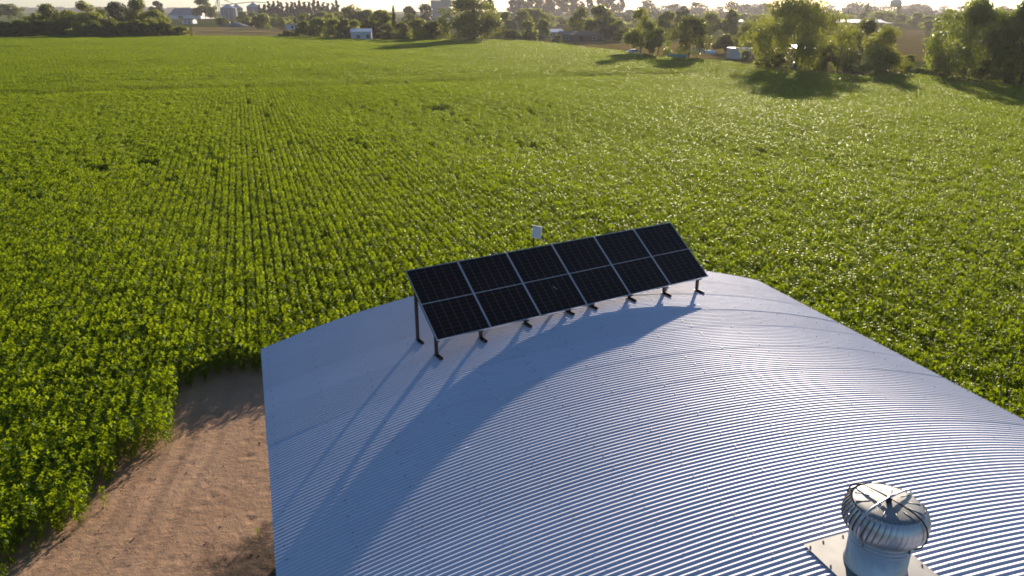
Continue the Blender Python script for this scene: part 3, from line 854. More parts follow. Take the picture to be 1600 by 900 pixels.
# --- hedgerow beyond the crop on the left
HG = 'bushes of the dark hedgerow at the left'
HL = 'dense dark bush in the hedgerow along the left far edge of the field'
for k, x in enumerate(range(-70, 292, 13)):
    jit = random.uniform(-3, 3); tall = random.uniform(33, 40)
    if x > 270: tall = 43
    tree('bush', x + jit, 59.5 + random.uniform(-1.2, .6), tall, random.uniform(11, 15), 'leaf_dark' if k % 3 else 'leaf_mid', HL, HG, 'hedge_bush', 1500, cat='bush')
for x, yb, yt, hw, mt, lb in (
    (-30, 57, 14, 24, 'leaf_dark', 'dark tree rising from the hedgerow just left of the picture edge'),
    (82, 57, 11, 19, 'leaf_dark', 'leftmost tall round tree rising out of the dark hedgerow'),
    (110, 57, 20, 18, 'leaf_mid', 'lower olive tree between the two leftmost tall hedgerow trees'),
    (139, 57, 7, 19, 'leaf_mid', 'tall broad tree with feathery top in the middle of the hedgerow'),
    (163, 56, 16, 15, 'leaf_dark', 'short dark tree right of the feathery hedgerow tree'),
    (188, 54, 8, 22, 'leaf_grey', 'pale greyish tree standing behind the middle of the hedgerow'),
    (219, 56, 1, 17, 'leaf_dark', 'tallest narrow tree of the hedgerow, windblown top against the sky'),
    (248, 56, 19, 19, 'leaf_mid', 'low olive tree right of the tallest hedgerow tree'),
    (60, 54, 24, 12, 'leaf_mid', 'small rounded tree at the thin left part of the hedgerow')):
    tree('round', x, yb, yt, hw, mt, lb, 'trees rising from the hedgerow', n=2600)
tree('round', 15, 33, 9, 20, 'leaf_dark', 'distant dark tree clump at the left picture edge', n=1800)
tree('bush', 45, 38, 27, 9, 'leaf_mid', 'small distant bush in the pale gap near the left edge', n=900, cat='bush', name='bush')
tree('bush', 64, 27, 17, 8, 'leaf_dark', 'small dark bush far off in the green gap at the left', n=700, cat='bush', name='bush')
# far left skyline
for k in range(26):
    tree('bush', -60 + k * 14 + random.uniform(-4, 4), 18.0, random.uniform(11.5, 13.5), random.uniform(7, 12), 'leaf_grey', 'faint distant tree on the left skyline', 'faint trees on the left skyline', 'skyline_tree', 300)
tree('euca', 247, 32, 5, 9, 'leaf_grey', 'thin sparse tree on the skyline left of the blue roofed barn', n=1100)
tree('round', 322, 33, 1, 15, 'leaf_dark', 'dark upright tree standing between the blue barn and the silos', n=2200)
tree('bush', 347, 41, 29, 9, 'leaf_dark', 'dark bush at the left foot of the silos', n=900, cat='bush', name='bush')
for x, yb, yt, hw, lb in ((380, 36, 20, 9, 'round bush just right of the front silo'), (397, 37, 21, 8, 'lighter green bush below the gap between the silos'),
                          (388, 40, 28, 9, 'low bush in front beside the grey heap'), (413, 41, 23, 9, 'round bush at the left end of the poplar row'),
                          (430, 41, 29, 10, 'low dark bush under the left poplars'), (448, 41, 29, 9, 'low dark bush under the middle poplars'), (458, 39, 27, 8, 'pale bush behind the low white house')):
    tree('bush', x, yb, yt, hw, 'leaf_mid', lb, n=1100, cat='bush', name='bush')
# row of poplars
x = 408.0; k = 0
while x < 530:
    tree('poplar', x, 32.5 + random.uniform(-.5, .5), random.uniform(1.5, 9) + (4 if x < 420 else 0), random.uniform(4.2, 5.6), 'leaf_brown', 'slender brownish poplar in the long windbreak row behind the fields', 'poplars of the windbreak row', 'poplar_tree', 900)
    x += random.uniform(6.2, 8.2)
# mid-left woods between the low house and the white cabin
for x, yb, yt, hw, kd, mt, lb in (
    (478, 58, 36, 14, 'bush', 'leaf_dark', 'dark bush right of the low white house'), (450, 58, 49, 12, 'bush', 'leaf_dark', 'low dark scrub in front of the low white house'),
    (500, 58, 30, 16, 'bush', 'leaf_mid', 'tall olive bush left of the white cabin group'), (523, 60, 32, 16, 'bush', 'leaf_mid', 'broad olive bush two places left of the white cabin'),
    (505, 40, 20, 12, 'round', 'leaf_mid', 'round light topped tree below the right end of the poplars'), (525, 40, 21, 12, 'round', 'leaf_mid', 'dull round tree right of the light topped one'),
    (553, 46, 12, 22, 'round', 'leaf_dark', 'large dome shaped dark tree behind the white cabin'), (575, 46, 18, 14, 'round', 'leaf_mid', 'lighter tree leaning on the right of the dome shaped tree'),
    (543, 62, 33, 14, 'bush', 'leaf_dark', 'dark bush directly left of the white cabin'), (556, 60, 34, 13, 'bush', 'leaf_mid', 'bright topped bush behind the white cabin roof'),
    (577, 61, 36, 11, 'bush', 'leaf_dark', 'dark bush behind the right end of the white cabin'), (598, 60, 20, 17, 'round', 'leaf_mid', 'pale tree between the white cabin and the cypress'),
    (588, 62, 44, 9, 'bush', 'leaf_grey', 'small greyish bush at the right corner of the white cabin'), (605, 64, 40, 12, 'bush', 'leaf_dark', 'dark bush at the foot of the cypress'),
    (530, 63, 55, 9, 'bush', 'dry_grass', 'dry tuft at the field edge left of the white cabin')):
    tree(kd, x, yb, yt, hw, mt, lb, n=1900, cat='bush' if kd == 'bush' else 'tree', name='bush' if kd == 'bush' else 'tree')
tree('cypress', 617, 62, 16, 4.2, 'leaf_dark', 'narrow dark cypress left of the big round tree', n=1600, name='cypress_tree')
for x, yb, yt, hw, mt, lb in ((640, 50, 24, 16, 'leaf_dark', 'dark tree right of the cypress'), (628, 65, 38, 13, 'leaf_dark', 'dark bush right below the cypress'), (655, 66, 33, 17, 'leaf_mid', 'olive bush with light top left of the big round tree'),
                          (678, 66, 36, 15, 'leaf_dark', 'dark low bush left of the big round tree'), (690, 64, 30, 14, 'leaf_mid', 'bush tucked against the left flank of the big round tree'), (664, 44, 10, 13, 'leaf_grey', 'hazy rounded tree left of the concrete tower'),
                          (640, 40, 13, 10, 'leaf_grey', 'hazy small tree behind the cypress')):
    tree('bush', x, yb, yt, hw, mt, lb, n=1900, cat='bush' if yb > 60 else 'tree', name='bush' if yb > 60 else 'tree')
tree('round', 733, 67, 1, 40, 'leaf_dark', 'huge round dark green tree at the far edge of the field', n=6500, own=True)
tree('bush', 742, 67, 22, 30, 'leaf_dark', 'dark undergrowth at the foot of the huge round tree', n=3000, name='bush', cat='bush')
tree('round', 766, 62, 4, 14, 'leaf_mid', 'windblown tree leaning on the right of the huge round tree', n=2300)
# hazy eucalyptus belt and the town's trees, centre right
for x, yb, yt, hw in ((803, 31, 2, 9), (815, 31, 0, 9), (832, 30, -3, 12), (850, 30, -6, 13), (868, 30, -7, 13), (886, 30, -6, 12), (902, 30, -3, 10), (921, 30, 1, 7), (938, 30, 0, 8), (955, 30, -4, 10), (968, 30, 0, 7)):
    tree('euca', x, yb, yt, hw, 'leaf_brown', 'tall hazy eucalyptus in the belt behind the town', 'hazy eucalyptus belt', 'eucalyptus_tree', 1500)
TG = "hazy trees among the town's houses"
for k in range(46):
    x = 780 + k * 18.5 + random.uniform(-6, 6); yb = random.uniform(27, 36)
    tree(random.choice(('bush', 'round')), x, yb, yb - random.uniform(9, 15), random.uniform(9, 15), random.choice(('leaf_grey', 'leaf_grey', 'leaf_mid', 'leaf_brown')), 'hazy rounded tree in the distant belt of trees behind the town', TG, 'town_tree', 700)
for k in range(60):
    x = 770 + k * 14 + random.uniform(-6, 6); yb = random.uniform(36, 47)
    if 1375 < x < 1450: continue
    tree('bush', x, yb, yb - random.uniform(9, 17), random.uniform(9, 14), random.choice(('leaf_grey', 'leaf_mid', 'leaf_mid', 'leaf_dark')), 'bushy tree in the thick belt of greenery around the town houses', 'bushy trees around the town houses', 'town_tree', 900)
for k in range(24):
    x = 610 - k * 9 + random.uniform(-4, 4)
    tree('bush', x, random.uniform(38, 46), random.uniform(22, 29), random.uniform(8, 12), random.choice(('leaf_grey', 'leaf_mid', 'leaf_dark')), 'distant bushy tree between the poplar row and the white cabin', 'distant bushes left of centre', 'bush', 700)
for k in range(22):
    x = 1010 + k * 29 + random.uniform(-9, 9)
    tree('bush', x, 21.5, random.uniform(7, 11.5), random.uniform(10, 18), 'leaf_brown', 'faint tree on the hazy skyline at the right', 'faint trees on the right skyline', 'skyline_tree', 400)
for k, x in enumerate((1010, 1055, 1085, 1140, 1165, 1190)):
    tree('round', x, 28, 3 + (k * 5) % 7, 15, 'leaf_brown', 'tall faint tree on the sunlit skyline left of the great willow', 'tall faint skyline trees', 'skyline_tree', 900)
for x, yb, yt, hw, kd, mt, lb in (
    (790, 52, 22, 11, 'round', 'leaf_mid', 'olive tree above the grey town houses'), (815, 50, 18, 13, 'round', 'leaf_mid', 'round tree left of the domed tree in the town'),
    (832, 48, 17, 22, 'round', 'leaf_mid', 'wide domed tree in front of the eucalyptus belt'), (848, 60, 33, 10, 'round', 'leaf_light', 'bright yellowish tree left of the white roofed house'),
    (826, 63, 35, 13, 'bush', 'leaf_light', 'sunlit light green bushy tree at the field corner'), (800, 62, 48, 14, 'bush', 'leaf_dark', 'dark shrub under the grey town houses'), (780, 60, 40, 9, 'bush', 'leaf_dark', 'dark shrub right of the huge round tree'),
    (905, 60, 16, 17, 'round', 'leaf_dark', 'tall dark round tree above the long dark shed'), (938, 62, 14, 20, 'round', 'leaf_mid', 'tall broad tree right of the long dark shed'),
    (888, 52, 46, 6, 'bush', 'leaf_mid', 'small round bush at the end of the white roofed house'), (952, 64, 42, 16, 'bush', 'leaf_grey', 'greyish bush under the tall broad tree'),
    (966, 64, 35, 13, 'round', 'leaf_mid', 'round tree behind the dry paddock fence'), (1040, 62, 22, 18, 'round', 'leaf_mid', 'tree behind the pair of paddock edge trees'), (1066, 55, 16, 14, 'round', 'leaf_grey', 'hazy tree above the dark spreading tree'),
    (1107, 62, 24, 15, 'round', 'leaf_mid', 'upright tree behind the white sheets'), (1140, 62, 20, 11, 'round', 'leaf_mid', 'slim tree behind the clipped round bush'), (870, 68, 56, 6, 'bush', 'leaf_light', 'bright little bush on the fence line of the dry paddock')):
    tree(kd, x, yb, yt, hw, mt, lb, n=1900, cat='bush' if kd == 'bush' else 'tree', name='bush' if kd == 'bush' else 'tree')
tree('round', 1002, 88, 21, 25, 'leaf_mid', 'tall flat topped tree with a bare trunk at the paddock corner', n=5200, own=True)
tree('round', 1028, 91, 47, 16, 'leaf_light', 'smaller light green tree right of the bare trunked tree', n=3200, own=True)
tree('round', 1075, 95, 31, 28, 'leaf_dark', 'dark spreading tree over the teal fence', n=5200, own=True)
tree('clipped', 1133, 82, 56, 18, 'leaf_dark', 'dense dark ball shaped bush behind the white sheets', n=3600, name='bush', cat='bush')
tree('round', 1163, 84, 38, 15, 'leaf_mid', 'olive tree left of the great willow', n=2600)
# the big trees at the right
tree('willow', 1240, 112, 4, 70, 'leaf_mid', 'great spreading willow at the field edge right of centre', n=15000, own=True, leaf=.36, name='willow_tree')
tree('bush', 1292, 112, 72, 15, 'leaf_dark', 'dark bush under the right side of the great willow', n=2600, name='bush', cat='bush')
tree('bush', 1195, 110, 92, 14, 'leaf_brown', 'brownish brush at the left foot of the great willow', n=1500, name='bush', cat='bush')
tree('round', 1342, 108, 36, 22, 'leaf_dark', 'dark shaggy tree between the great willow and the rounded tree', n=4200, own=True)
tree('round', 1373, 121, 47, 26, 'leaf_mid', 'rounded light green tree midway between the two biggest trees', n=5200, own=True)
tree('bush', 1368, 122, 88, 23, 'leaf_mid', 'low leafy bush under the rounded light green tree', n=2600, name='bush', cat='bush')
tree('bush', 1416, 118, 88, 11, 'leaf_light', 'bright small bush between the rounded tree and the right hand willows', n=1800, name='bush', cat='bush')
tree('bush', 1438, 124, 108, 18, 'leaf_light', 'low sunlit bush at the foot of the right hand willows', n=1800, name='bush', cat='bush')
tree('willow', 1505, 125, 10, 60, 'leaf_light', 'broad bright willow near the right edge of the picture', n=15000, own=True, leaf=.34, name='willow_tree')
tree('willow', 1592, 133, 11, 46, 'leaf_light', 'willow cut by the right edge of the picture', n=12500, own=True, leaf=.34, name='willow_tree')
tree('willow', 1690, 142, 14, 52, 'leaf_mid', 'willow just beyond the right edge of the picture', n=9000, leaf=.3, name='willow_tree')
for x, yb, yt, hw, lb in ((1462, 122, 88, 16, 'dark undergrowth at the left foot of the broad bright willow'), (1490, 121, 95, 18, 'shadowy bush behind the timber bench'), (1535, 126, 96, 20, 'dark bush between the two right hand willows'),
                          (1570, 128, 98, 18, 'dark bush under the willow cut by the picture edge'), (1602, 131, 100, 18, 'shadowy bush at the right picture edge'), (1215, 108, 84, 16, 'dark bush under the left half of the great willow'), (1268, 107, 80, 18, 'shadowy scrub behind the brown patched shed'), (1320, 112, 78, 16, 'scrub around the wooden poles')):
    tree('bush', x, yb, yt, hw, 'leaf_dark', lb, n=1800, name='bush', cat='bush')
# right skyline
tree('clipped', 1335, 28, 5, 30, 'leaf_brown', 'wide hazy dome of trees on the skyline above the long roof', n=1500, name='skyline_tree')
tree('cypress', 1352, 36, 7, 5, 'leaf_dark', 'dark cypress behind the long roofed building', n=900, name='cypress_tree')
tree('cypress', 1402, 33, 1, 3.5, 'leaf_dark', 'thin cypress right of the water tank', n=900, name='cypress_tree')
tree('clipped', 1430, 26, 8, 24, 'leaf_brown', 'wide hazy clump on the skyline right of the thin cypress', n=1400, name='skyline_tree')
for x, yb, yt, hw, lb in ((1375, 40, 19, 22, 'dark wooded clump under the water tank'), (1405, 40, 24, 14, 'dark clump right of the water tank'), (1428, 42, 22, 13, 'round olive tree in front of the right skyline'), (1450, 46, 27, 12, 'dull tree left of the bright willow crown'),
                          (1320, 34, 24, 18, 'low dark trees behind the long roofed building')):
    tree('bush', x, yb, yt, hw, 'leaf_mid', lb, n=1300, name='tree')

# ------------------------------------------------------------------ dry paddocks beyond the crop
def patch(name, px, col_a, col_b, z, label):
    pts = [gp(x, y) for x, y in px]
    m_ = MB(); m_.add([(p.x, p.y, z) for p in pts], [tuple(range(len(pts)))])
    m, nt, lk, b = new_mat(name)
    geo = nt.new('ShaderNodeNewGeometry')
    n = noise(nt, lk, .12, 6, .7, geo.outputs['Position']); r = ramp(nt, lk, n.outputs['Fac'], [(.3, col_a), (.7, col_b)])
    lk.new(r.outputs[0], b.inputs['Base Color']); b.inputs['Roughness'].default_value = .95; b.inputs['Specular IOR Level'].default_value = 0
    n2 = noise(nt, lk, 2.5, 4, .7, geo.outputs['Position']); bp = nt.new('ShaderNodeBump'); bp.inputs['Distance'].default_value = .05
    lk.new(n2.outputs['Fac'], bp.inputs['Height']); lk.new(bp.outputs[0], b.inputs['Normal'])
    tag(m_.build(name, m), label, kind='structure')
patch('dry_paddock', [(300, 59), (460, 59), (450, 50), (430, 43), (300, 42)], (.19, .15, .065), (.26, .21, .10), -.02, 'dry yellow paddock left of centre')
patch('dry_paddock', [(820, 67), (900, 77), (980, 87), (1050, 94), (1100, 92), (1190, 82), (1190, 66), (1000, 64.5), (860, 64)], (.19, .135, .042), (.26, .19, .066), -.02, 'dry golden paddock behind the wire fence')
patch('dry_paddock', [(1385, 92), (1452, 98), (1445, 47), (1372, 45)], (.13, .10, .035), (.19, .14, .055), -.02, 'dry golden field between the right hand trees')
patch('green_strip', [(-40, 36), (75, 33), (75, 18.5), (-40, 18.5)], (.10, .13, .04), (.15, .17, .06), -.02, 'far green field at the left')
# rough dry grass along the field margin: uncountable
V = []; F = []
def tufts(p0, p1, n, spread, h):
    for k in range(n):
        t = random.random(); p = p0.lerp(p1, t); p = Vector((p.x + random.gauss(0, spread), p.y + random.gauss(0, spread), 0))
        for q in range(5):
            a = random.uniform(0, 6.28); b0 = len(V); w = .06 + .06 * random.random(); hh = h * random.uniform(.5, 1.2)
            V.extend([(p.x - w * math.cos(a), p.y - w * math.sin(a), 0), (p.x + w * math.cos(a), p.y + w * math.sin(a), 0), (p.x + random.gauss(0, .3) * h, p.y + random.gauss(0, .3) * h, hh)])
            F.append((b0, b0 + 1, b0 + 2))
for a, b_, n in (((770, 66), (820, 67.5), 260), ((820, 67.5), (900, 77), 600), ((900, 77), (980, 87), 500), ((1090, 100), (1210, 112), 900), ((300, 59), (530, 62), 500), ((1395, 121), (1500, 133), 400), ((1300, 121), (1340, 124), 200), ((420, 52), (310, 50), 400)):
    tufts(gp(*a), gp(*b_), n, .9, .8)
gm = fast_mesh('margin_grass', V, F); gm.materials.append(M['dry_grass'])
tag(link('margin_grass', gm), 'rough dry grass along the far margins of the field', 'grass', kind='stuff')

# ------------------------------------------------------------------ buildings and clutter far off
def house(name, x, yb, wpx, hpx, depth, label, wall, roofm, rise=.0, rz=0.0, windows=(), door=None, cat='house', over=.25, group=None, lean=0.0):
    """a house with walls, a pitched (rise>0) or flat roof, windows and door given as fractions of the front"""
    p = gp(x, yb); k = px_m(Vector((p.x, p.y, 2))); w, h = wpx / k, hpx / k; hr = rise / k
    e = empty(name, p, rz); tag(e, label, cat, group)
    hw_ = h - hr
    m_ = MB(); m_.box((-w / 2, 0, 0), (w / 2, depth, hw_)); m_.build('wall', wall, e)
    m_ = MB(); o_ = over
    if hr > 0:
        V = [(-w / 2 - o_, -o_, hw_), (w / 2 + o_, -o_, hw_), (w / 2 + o_, depth + o_, hw_), (-w / 2 - o_, depth + o_, hw_), (-w / 2 - o_, depth / 2, h), (w / 2 + o_, depth / 2, h)]
        V = [(a, b_, c + .01) for a, b_, c in V]; V += [(a, b_, c + .12) for a, b_, c in V]
        m_.add(V, [(0, 1, 5, 4), (2, 3, 4, 5), (6, 10, 11, 7), (8, 11, 10, 9), (0, 6, 7, 1), (2, 8, 9, 3), (0, 4, 10, 6), (4, 3, 9, 10), (1, 7, 11, 5), (5, 11, 8, 2)])
        for sx in (-1, 1):
            m2 = MB(); xa, xb = sx * (w / 2 - .1), sx * w / 2
            m2.add([(q, b_, c) for q in (xa, xb) for b_, c in ((.003, hw_ + .005), (depth - .003, hw_ + .005), (depth / 2, h - .01))], [(0, 1, 2), (3, 5, 4), (0, 3, 4, 1), (1, 4, 5, 2), (2, 5, 3, 0)]); m2.build('gable', wall, e)
    else:
        V = [(-w / 2 - o_, -o_, hw_ + .01), (w / 2 + o_, -o_, hw_ + .01), (w / 2 + o_, depth + o_, hw_ + .01 + lean), (-w / 2 - o_, depth + o_, hw_ + .01 + lean)]
        V += [(a, b_, c + .14) for a, b_, c in V]
        m_.add(V, [(0, 3, 2, 1), (4, 5, 6, 7), (0, 1, 5, 4), (1, 2, 6, 5), (2, 3, 7, 6), (3, 0, 4, 7)])
    m_.build('roof', roofm, e)
    for (a, b_, c, d) in windows:
        x0, x1, z0, z1 = -w / 2 + a * w, -w / 2 + b_ * w, c * hw_, d * hw_
        m_ = MB(); t = min(.08, (x1 - x0) * .12)
        m_.box((x0 - t, -.05, z0 - t), (x1 + t, -.004, z0)); m_.box((x0 - t, -.05, z1), (x1 + t, -.004, z1 + t)); m_.box((x0 - t, -.05, z0 + .001), (x0, -.004, z1 - .001)); m_.box((x1, -.05, z0 + .001), (x1 + t, -.004, z1 - .001))
        wn_ = m_.build('window', M['white_paint'], e)
        m_ = MB(); m_.box((x0 + .001, -.025, z0 + .001), (x1 - .001, -.006, z1 - .001)); m_.build('pane', M['dark_open'], wn_)
    if door:
        a, b_, d = door; m_ = MB(); m_.box((-w / 2 + a * w, -.045, .02), (-w / 2 + b_ * w, -.004, d * hw_)); m_.build('door', M['dark_open'], e)
    return e
house('white_cabin', 565, 64.3, 32, 13.5, 5.0, 'small white cabin with two windows at the far edge of the field', M['white_paint'], M['zinc_far'], 0, R(9), ((.26, .44, .30, .68), (.74, .90, .30, .70)), None, 'cabin', .15, lean=.9)
house('low_house', 459, 47, 25, 8.5, 9, 'low whitish house with an overhanging roof left of centre', M['white_paint'], M['rust'], 0, R(-6), ((.35, .5, .3, .7),), (.6, .85, .8), over=.8)
house('blue_barn', 289, 29.5, 50, 15.5, 40, 'long blue grey roofed barn on the left skyline', M['white_paint'], M['blue_roof'], 10, 0, (), (.3, .45, .8), 'barn', .5)
house('white_house', 293, 37, 17, 7, 8, 'small white house in front of the blue roofed barn', M['white_paint'], M['rust'], 2, 0, ((.2, .4, .35, .75),), (.6, .75, .75))
house('town_house', 786, 47, 15, 13, 9, 'pale grey house with flat roof nearest the huge round tree', M['grey_wall'], M['concrete'], 0, R(15), ((.2, .4, .4, .75), (.6, .8, .4, .75)), (.45, .56, .7))
house('town_house', 801, 47.5, 16, 12, 9, 'grey house with a low pitched roof left of the light green bushy tree', M['grey_wall'], M['zinc_far'], 3.5, R(10), ((.25, .45, .35, .75),), (.6, .75, .75))
house('town_house', 845, 60, 14, 5, 6, 'little grey outhouse behind the bright yellowish tree', M['grey_wall'], M['zinc_far'], 0, R(5), (), (.4, .7, .85))
house('town_house', 868, 58, 28, 11, 10, 'white roofed house at the left end of the dry paddock', M['white_paint'], M['zinc_far'], 4, R(12), ((.15, .3, .3, .7), (.6, .75, .3, .7)), (.4, .5, .8))
house('long_shed', 908, 64.5, 60, 14, 12, 'long dark brown shed at the back of the dry paddock', M['rust'], M['rust'], 5, R(4), ((.1, .18, .3, .7), (.8, .88, .3, .7)), (.45, .55, .85), 'shed')
house('town_house', 875, 34, 12, 5, 9, 'tiny pale house among the hazy trees in front of the eucalyptus belt', M['white_paint'], M['zinc_far'], 2, 0, (), (.4, .6, .8))
house('town_house', 1046, 27, 18, 12, 12, 'pale house with pitched roof on the hazy skyline', M['white_paint'], M['zinc_far'], 5, R(20), ((.3, .5, .3, .7),))
house('town_house', 1155, 42, 10, 10, 8, 'pale wall showing between trees left of the great willow', M['white_paint'], M['zinc_far'], 2, 0, ((.3, .6, .3, .7),))
house('long_building', 1344, 46, 72, 14, 16, 'long low building with a bright metal roof behind the right hand field', M['brick_wall'], M['zinc_far'], 4, R(-4), ((.15, .22, .3, .7), (.5, .57, .3, .7)), (.75, .87, .85), 'building', .6)
house('annex', 1388, 46, 16, 9, 8, 'small blue grey annex at the right end of the long low building', M['grey_wall'], M['blue_roof'], 0, R(-4), ((.3, .5, .3, .7),), None, 'building', .4)
house('lean_to', 1318, 50, 20, 6, 6, 'reddish lean-to roof left below the long low building', M['brick_wall'], M['rust'], 0, 0, (), (.3, .6, .8), 'shed', .4)
house('old_shed', 1258, 100, 28, 22, 5, 'brown patched shed under the great willow', M['rust'], M['zinc_far'], 0, R(6), ((.6, .75, .35, .65),), (.15, .4, .8), 'shed', .2, lean=.5)
house('white_trailer', 1160, 92, 30, 15, 4, 'white trailer with a dark open side left of the great willow', M['white_paint'], M['white_paint'], 0, R(8), (), (.45, .95, .78), 'trailer', .12)
# grain silos with conveyor
def silo(x, yb, yt, hw, label):
    p = gp(x, yb); k = px_m(Vector((p.x, p.y, 8))); r_ = hw / k; h = (yb - yt) / k
    e = empty('grain_silo', p); tag(e, label, 'silo', 'grain silos')
    m_ = MB(); pr = []; nrg = 12
    for i in range(nrg * 2 + 1):
        pr.append((r_ * (1 + (.012 if i % 2 else 0)), h * .74 * i / (nrg * 2)))
    m_.lathe(pr, 28); m_.build('wall', M['silo'], e, None, True)
    m_ = MB(); m_.lathe([(r_ * 1.04, h * .735), (r_ * .12, h * .97), (r_ * .12, h), (0, h)], 28); m_.build('roof', M['zinc_far'], e)
    for q in range(10):
        a = q * math.pi / 5; m_ = MB(); m_.bar((r_ * 1.02 * math.cos(a), r_ * 1.02 * math.sin(a), 0), (r_ * 1.02 * math.cos(a), r_ * 1.02 * math.sin(a), h * .73), .3, .2, (1, 0, 0)); m_.build('stiffener', M['zinc_far'], e)
    return e, p, h
s1, p1, h1 = silo(359, 31, 7.5, 12, 'front grain silo of the pair left of the poplars')
s2, p2, h2 = silo(372, 29.5, 7.5, 9, 'grain silo half hidden behind the front silo')
s3, p3, h3 = silo(398, 29, 5.0, 10.5, 'separate grain silo beside the left end of the poplar row')
el = gp(345, 30); k = px_m(Vector((el.x, el.y, 10))); e = empty('grain_elevator', el); tag(e, 'thin steel grain elevator with sloping pipes and a conveyor over the silos', 'grain elevator')
H_ = 36 / k
m_ = MB()
for a in (-1, 1):
    for b_ in (-1, 1): m_.bar((a, b_, 0), (a * .8, b_ * .8, H_), .28, .28, (1, 0, 0))
for q in range(10):
    z = H_ * q / 10; z2 = H_ * (q + 1) / 10; m_.bar((-1, -1, z), (1, -1, z2), .15, .15); m_.bar((1, 1, z), (-1, 1, z2), .15, .15); m_.bar((-1, -1, z2), (-1, 1, z2), .15, .15); m_.bar((1, -1, z2), (1, 1, z2), .15, .15)
m_.build('tower', M['concrete'], e)
for q, (dx, z) in enumerate(((-13, .12), (-8, .05), (14, .68), (24, .60))):
    m_ = MB(); m_.tube([(0, 0, H_ * .95), (dx / k, 2, H_ * z)], .32, 6); m_.build('pipe', M['concrete'], e)
m_ = MB(); zc = h3 * 1.02; m_.bar((4 / k, 0, h1 * .93), (p3.x - el.x, p3.y - el.y, zc), .9, .9); m_.bar((p3.x - el.x, p3.y - el.y, zc), (p3.x - el.x + 20 / k, p3.y - el.y + 4, zc * .95), .9, .9); m_.build('conveyor', M['concrete'], e)
for x, yt, lb in ((437, -6, 'thin mast left of two above the poplars'), (450, -4, 'thin mast right of two above the poplars')):
    p = gp(x, 30); k = px_m(Vector((p.x, p.y, 10))); e = empty('mast', p); tag(e, lb, 'mast')
    m_ = MB(); m_.tube([(0, 0, 0), (0, 0, (30 - yt) / k)], [.45, .3], 6); m_.build('pole', M['concrete'], e)
    m_ = MB(); m_.bar((-1.2, 0, (29 - yt) / k), (1.2, 0, (29 - yt) / k), .2, .2); m_.build('crossarm', M['concrete'], e)
# grey covered heap
p = gp(373, 41.5); k = px_m(Vector((p.x, p.y, 1))); w = 24 / k
e = bpy.data.objects.new('covered_heap', None)
m_ = MB(); n = 20; V = []; F = []
for j in range(9):
    for i in range(n + 1):
        x_ = -1 + 2 * i / n; y_ = -1 + 2 * j / 8
        z_ = max(0, 1 - abs(x_ + .25) ** 1.3 * (1.1 if x_ > -.25 else 2.0)) * max(0, 1 - y_ * y_); V.append((x_ * w, y_ * 6, z_ * 7.5 / k * (1 + .06 * math.sin(i * 2.1 + j))))
for j in range(8):
    for i in range(n): q = j * (n + 1) + i; F.append((q, q + 1, q + n + 2, q + n + 1))
m_.add(V, F); o = m_.build('covered_heap', M['tarp_grey'], None, (p.x, p.y, -.05), True); tag(o, 'long grey tarpaulin covered heap in front of the silos', 'heap')
# concrete tower block
p = gp(690, 31); k = px_m(Vector((p.x, p.y, 10))); e = empty('concrete_mill', p, R(12)); tag(e, 'pale concrete mill tower on the skyline left of the huge round tree', 'tower')
m_ = MB(); m_.box((-14 / k, 0, 0), (1.9 / k, 14, 28 / k)); m_.build('lower_block', M['grey_wall'], e)
m_ = MB(); m_.box((2 / k, -1, 0), (15 / k, 13, 37 / k)); m_.build('upper_block', M['grey_wall'], e)
m_ = MB(); m_.box((-14.4 / k, -.3, 28.05 / k), (1.8 / k, 14.3, 28.9 / k)); m_.build('parapet', M['concrete'], e)
m_ = MB(); m_.box((-13.8 / k, 1, 29 / k), (-12.8 / k, 2, 32 / k)); m_.build('chimney', M['concrete'], e)
for i in range(2):
    for j in range(2):
        m_ = MB(); x0 = (-10.5 + 6 * i) / k; z0 = (10 + 5.5 * j) / k; m_.box((x0, -.08, z0), (x0 + .9 / k, -.004, z0 + 1.3 / k)); m_.build('window', M['dark_open'], e)
for j in range(4):
    m_ = MB(); z0 = (10 + 6.2 * j) / k; m_.box((7 / k, -1.08, z0), (7.9 / k, -1.004, z0 + 1.4 / k)); m_.build('window', M['dark_open'], e)
# water tank
p = gp(1394, 34); k = px_m(Vector((p.x, p.y, 10))); e = empty('water_tank', p); tag(e, 'pale green water tank on legs on the right skyline', 'water tank')
zb, zt, r_ = 22 / k, 32 / k, 7.5 / k
m_ = MB(); m_.lathe([(0, zb * .96), (r_ * .4, zb * .97), (r_ * .93, zb * 1.06), (r_, zb * 1.12), (r_, zt * .97), (r_ * .5, zt * 1.02), (0, zt * 1.03)], 24); m_.build('tank', M['tank_green'], e, None, True)
for q in range(6):
    a = q * math.pi / 3; m_ = MB(); m_.bar((r_ * .85 * math.cos(a), r_ * .85 * math.sin(a), 0), (r_ * .6 * math.cos(a), r_ * .6 * math.sin(a), zb), .45, .45, (1, 0, 0)); m_.build('leg', M['concrete'], e)
m_ = MB(); m_.tube([(0, 0, zt), (0, 0, zt + 5 / k)], .25, 6); m_.build('lightning_rod', M['concrete'], e)
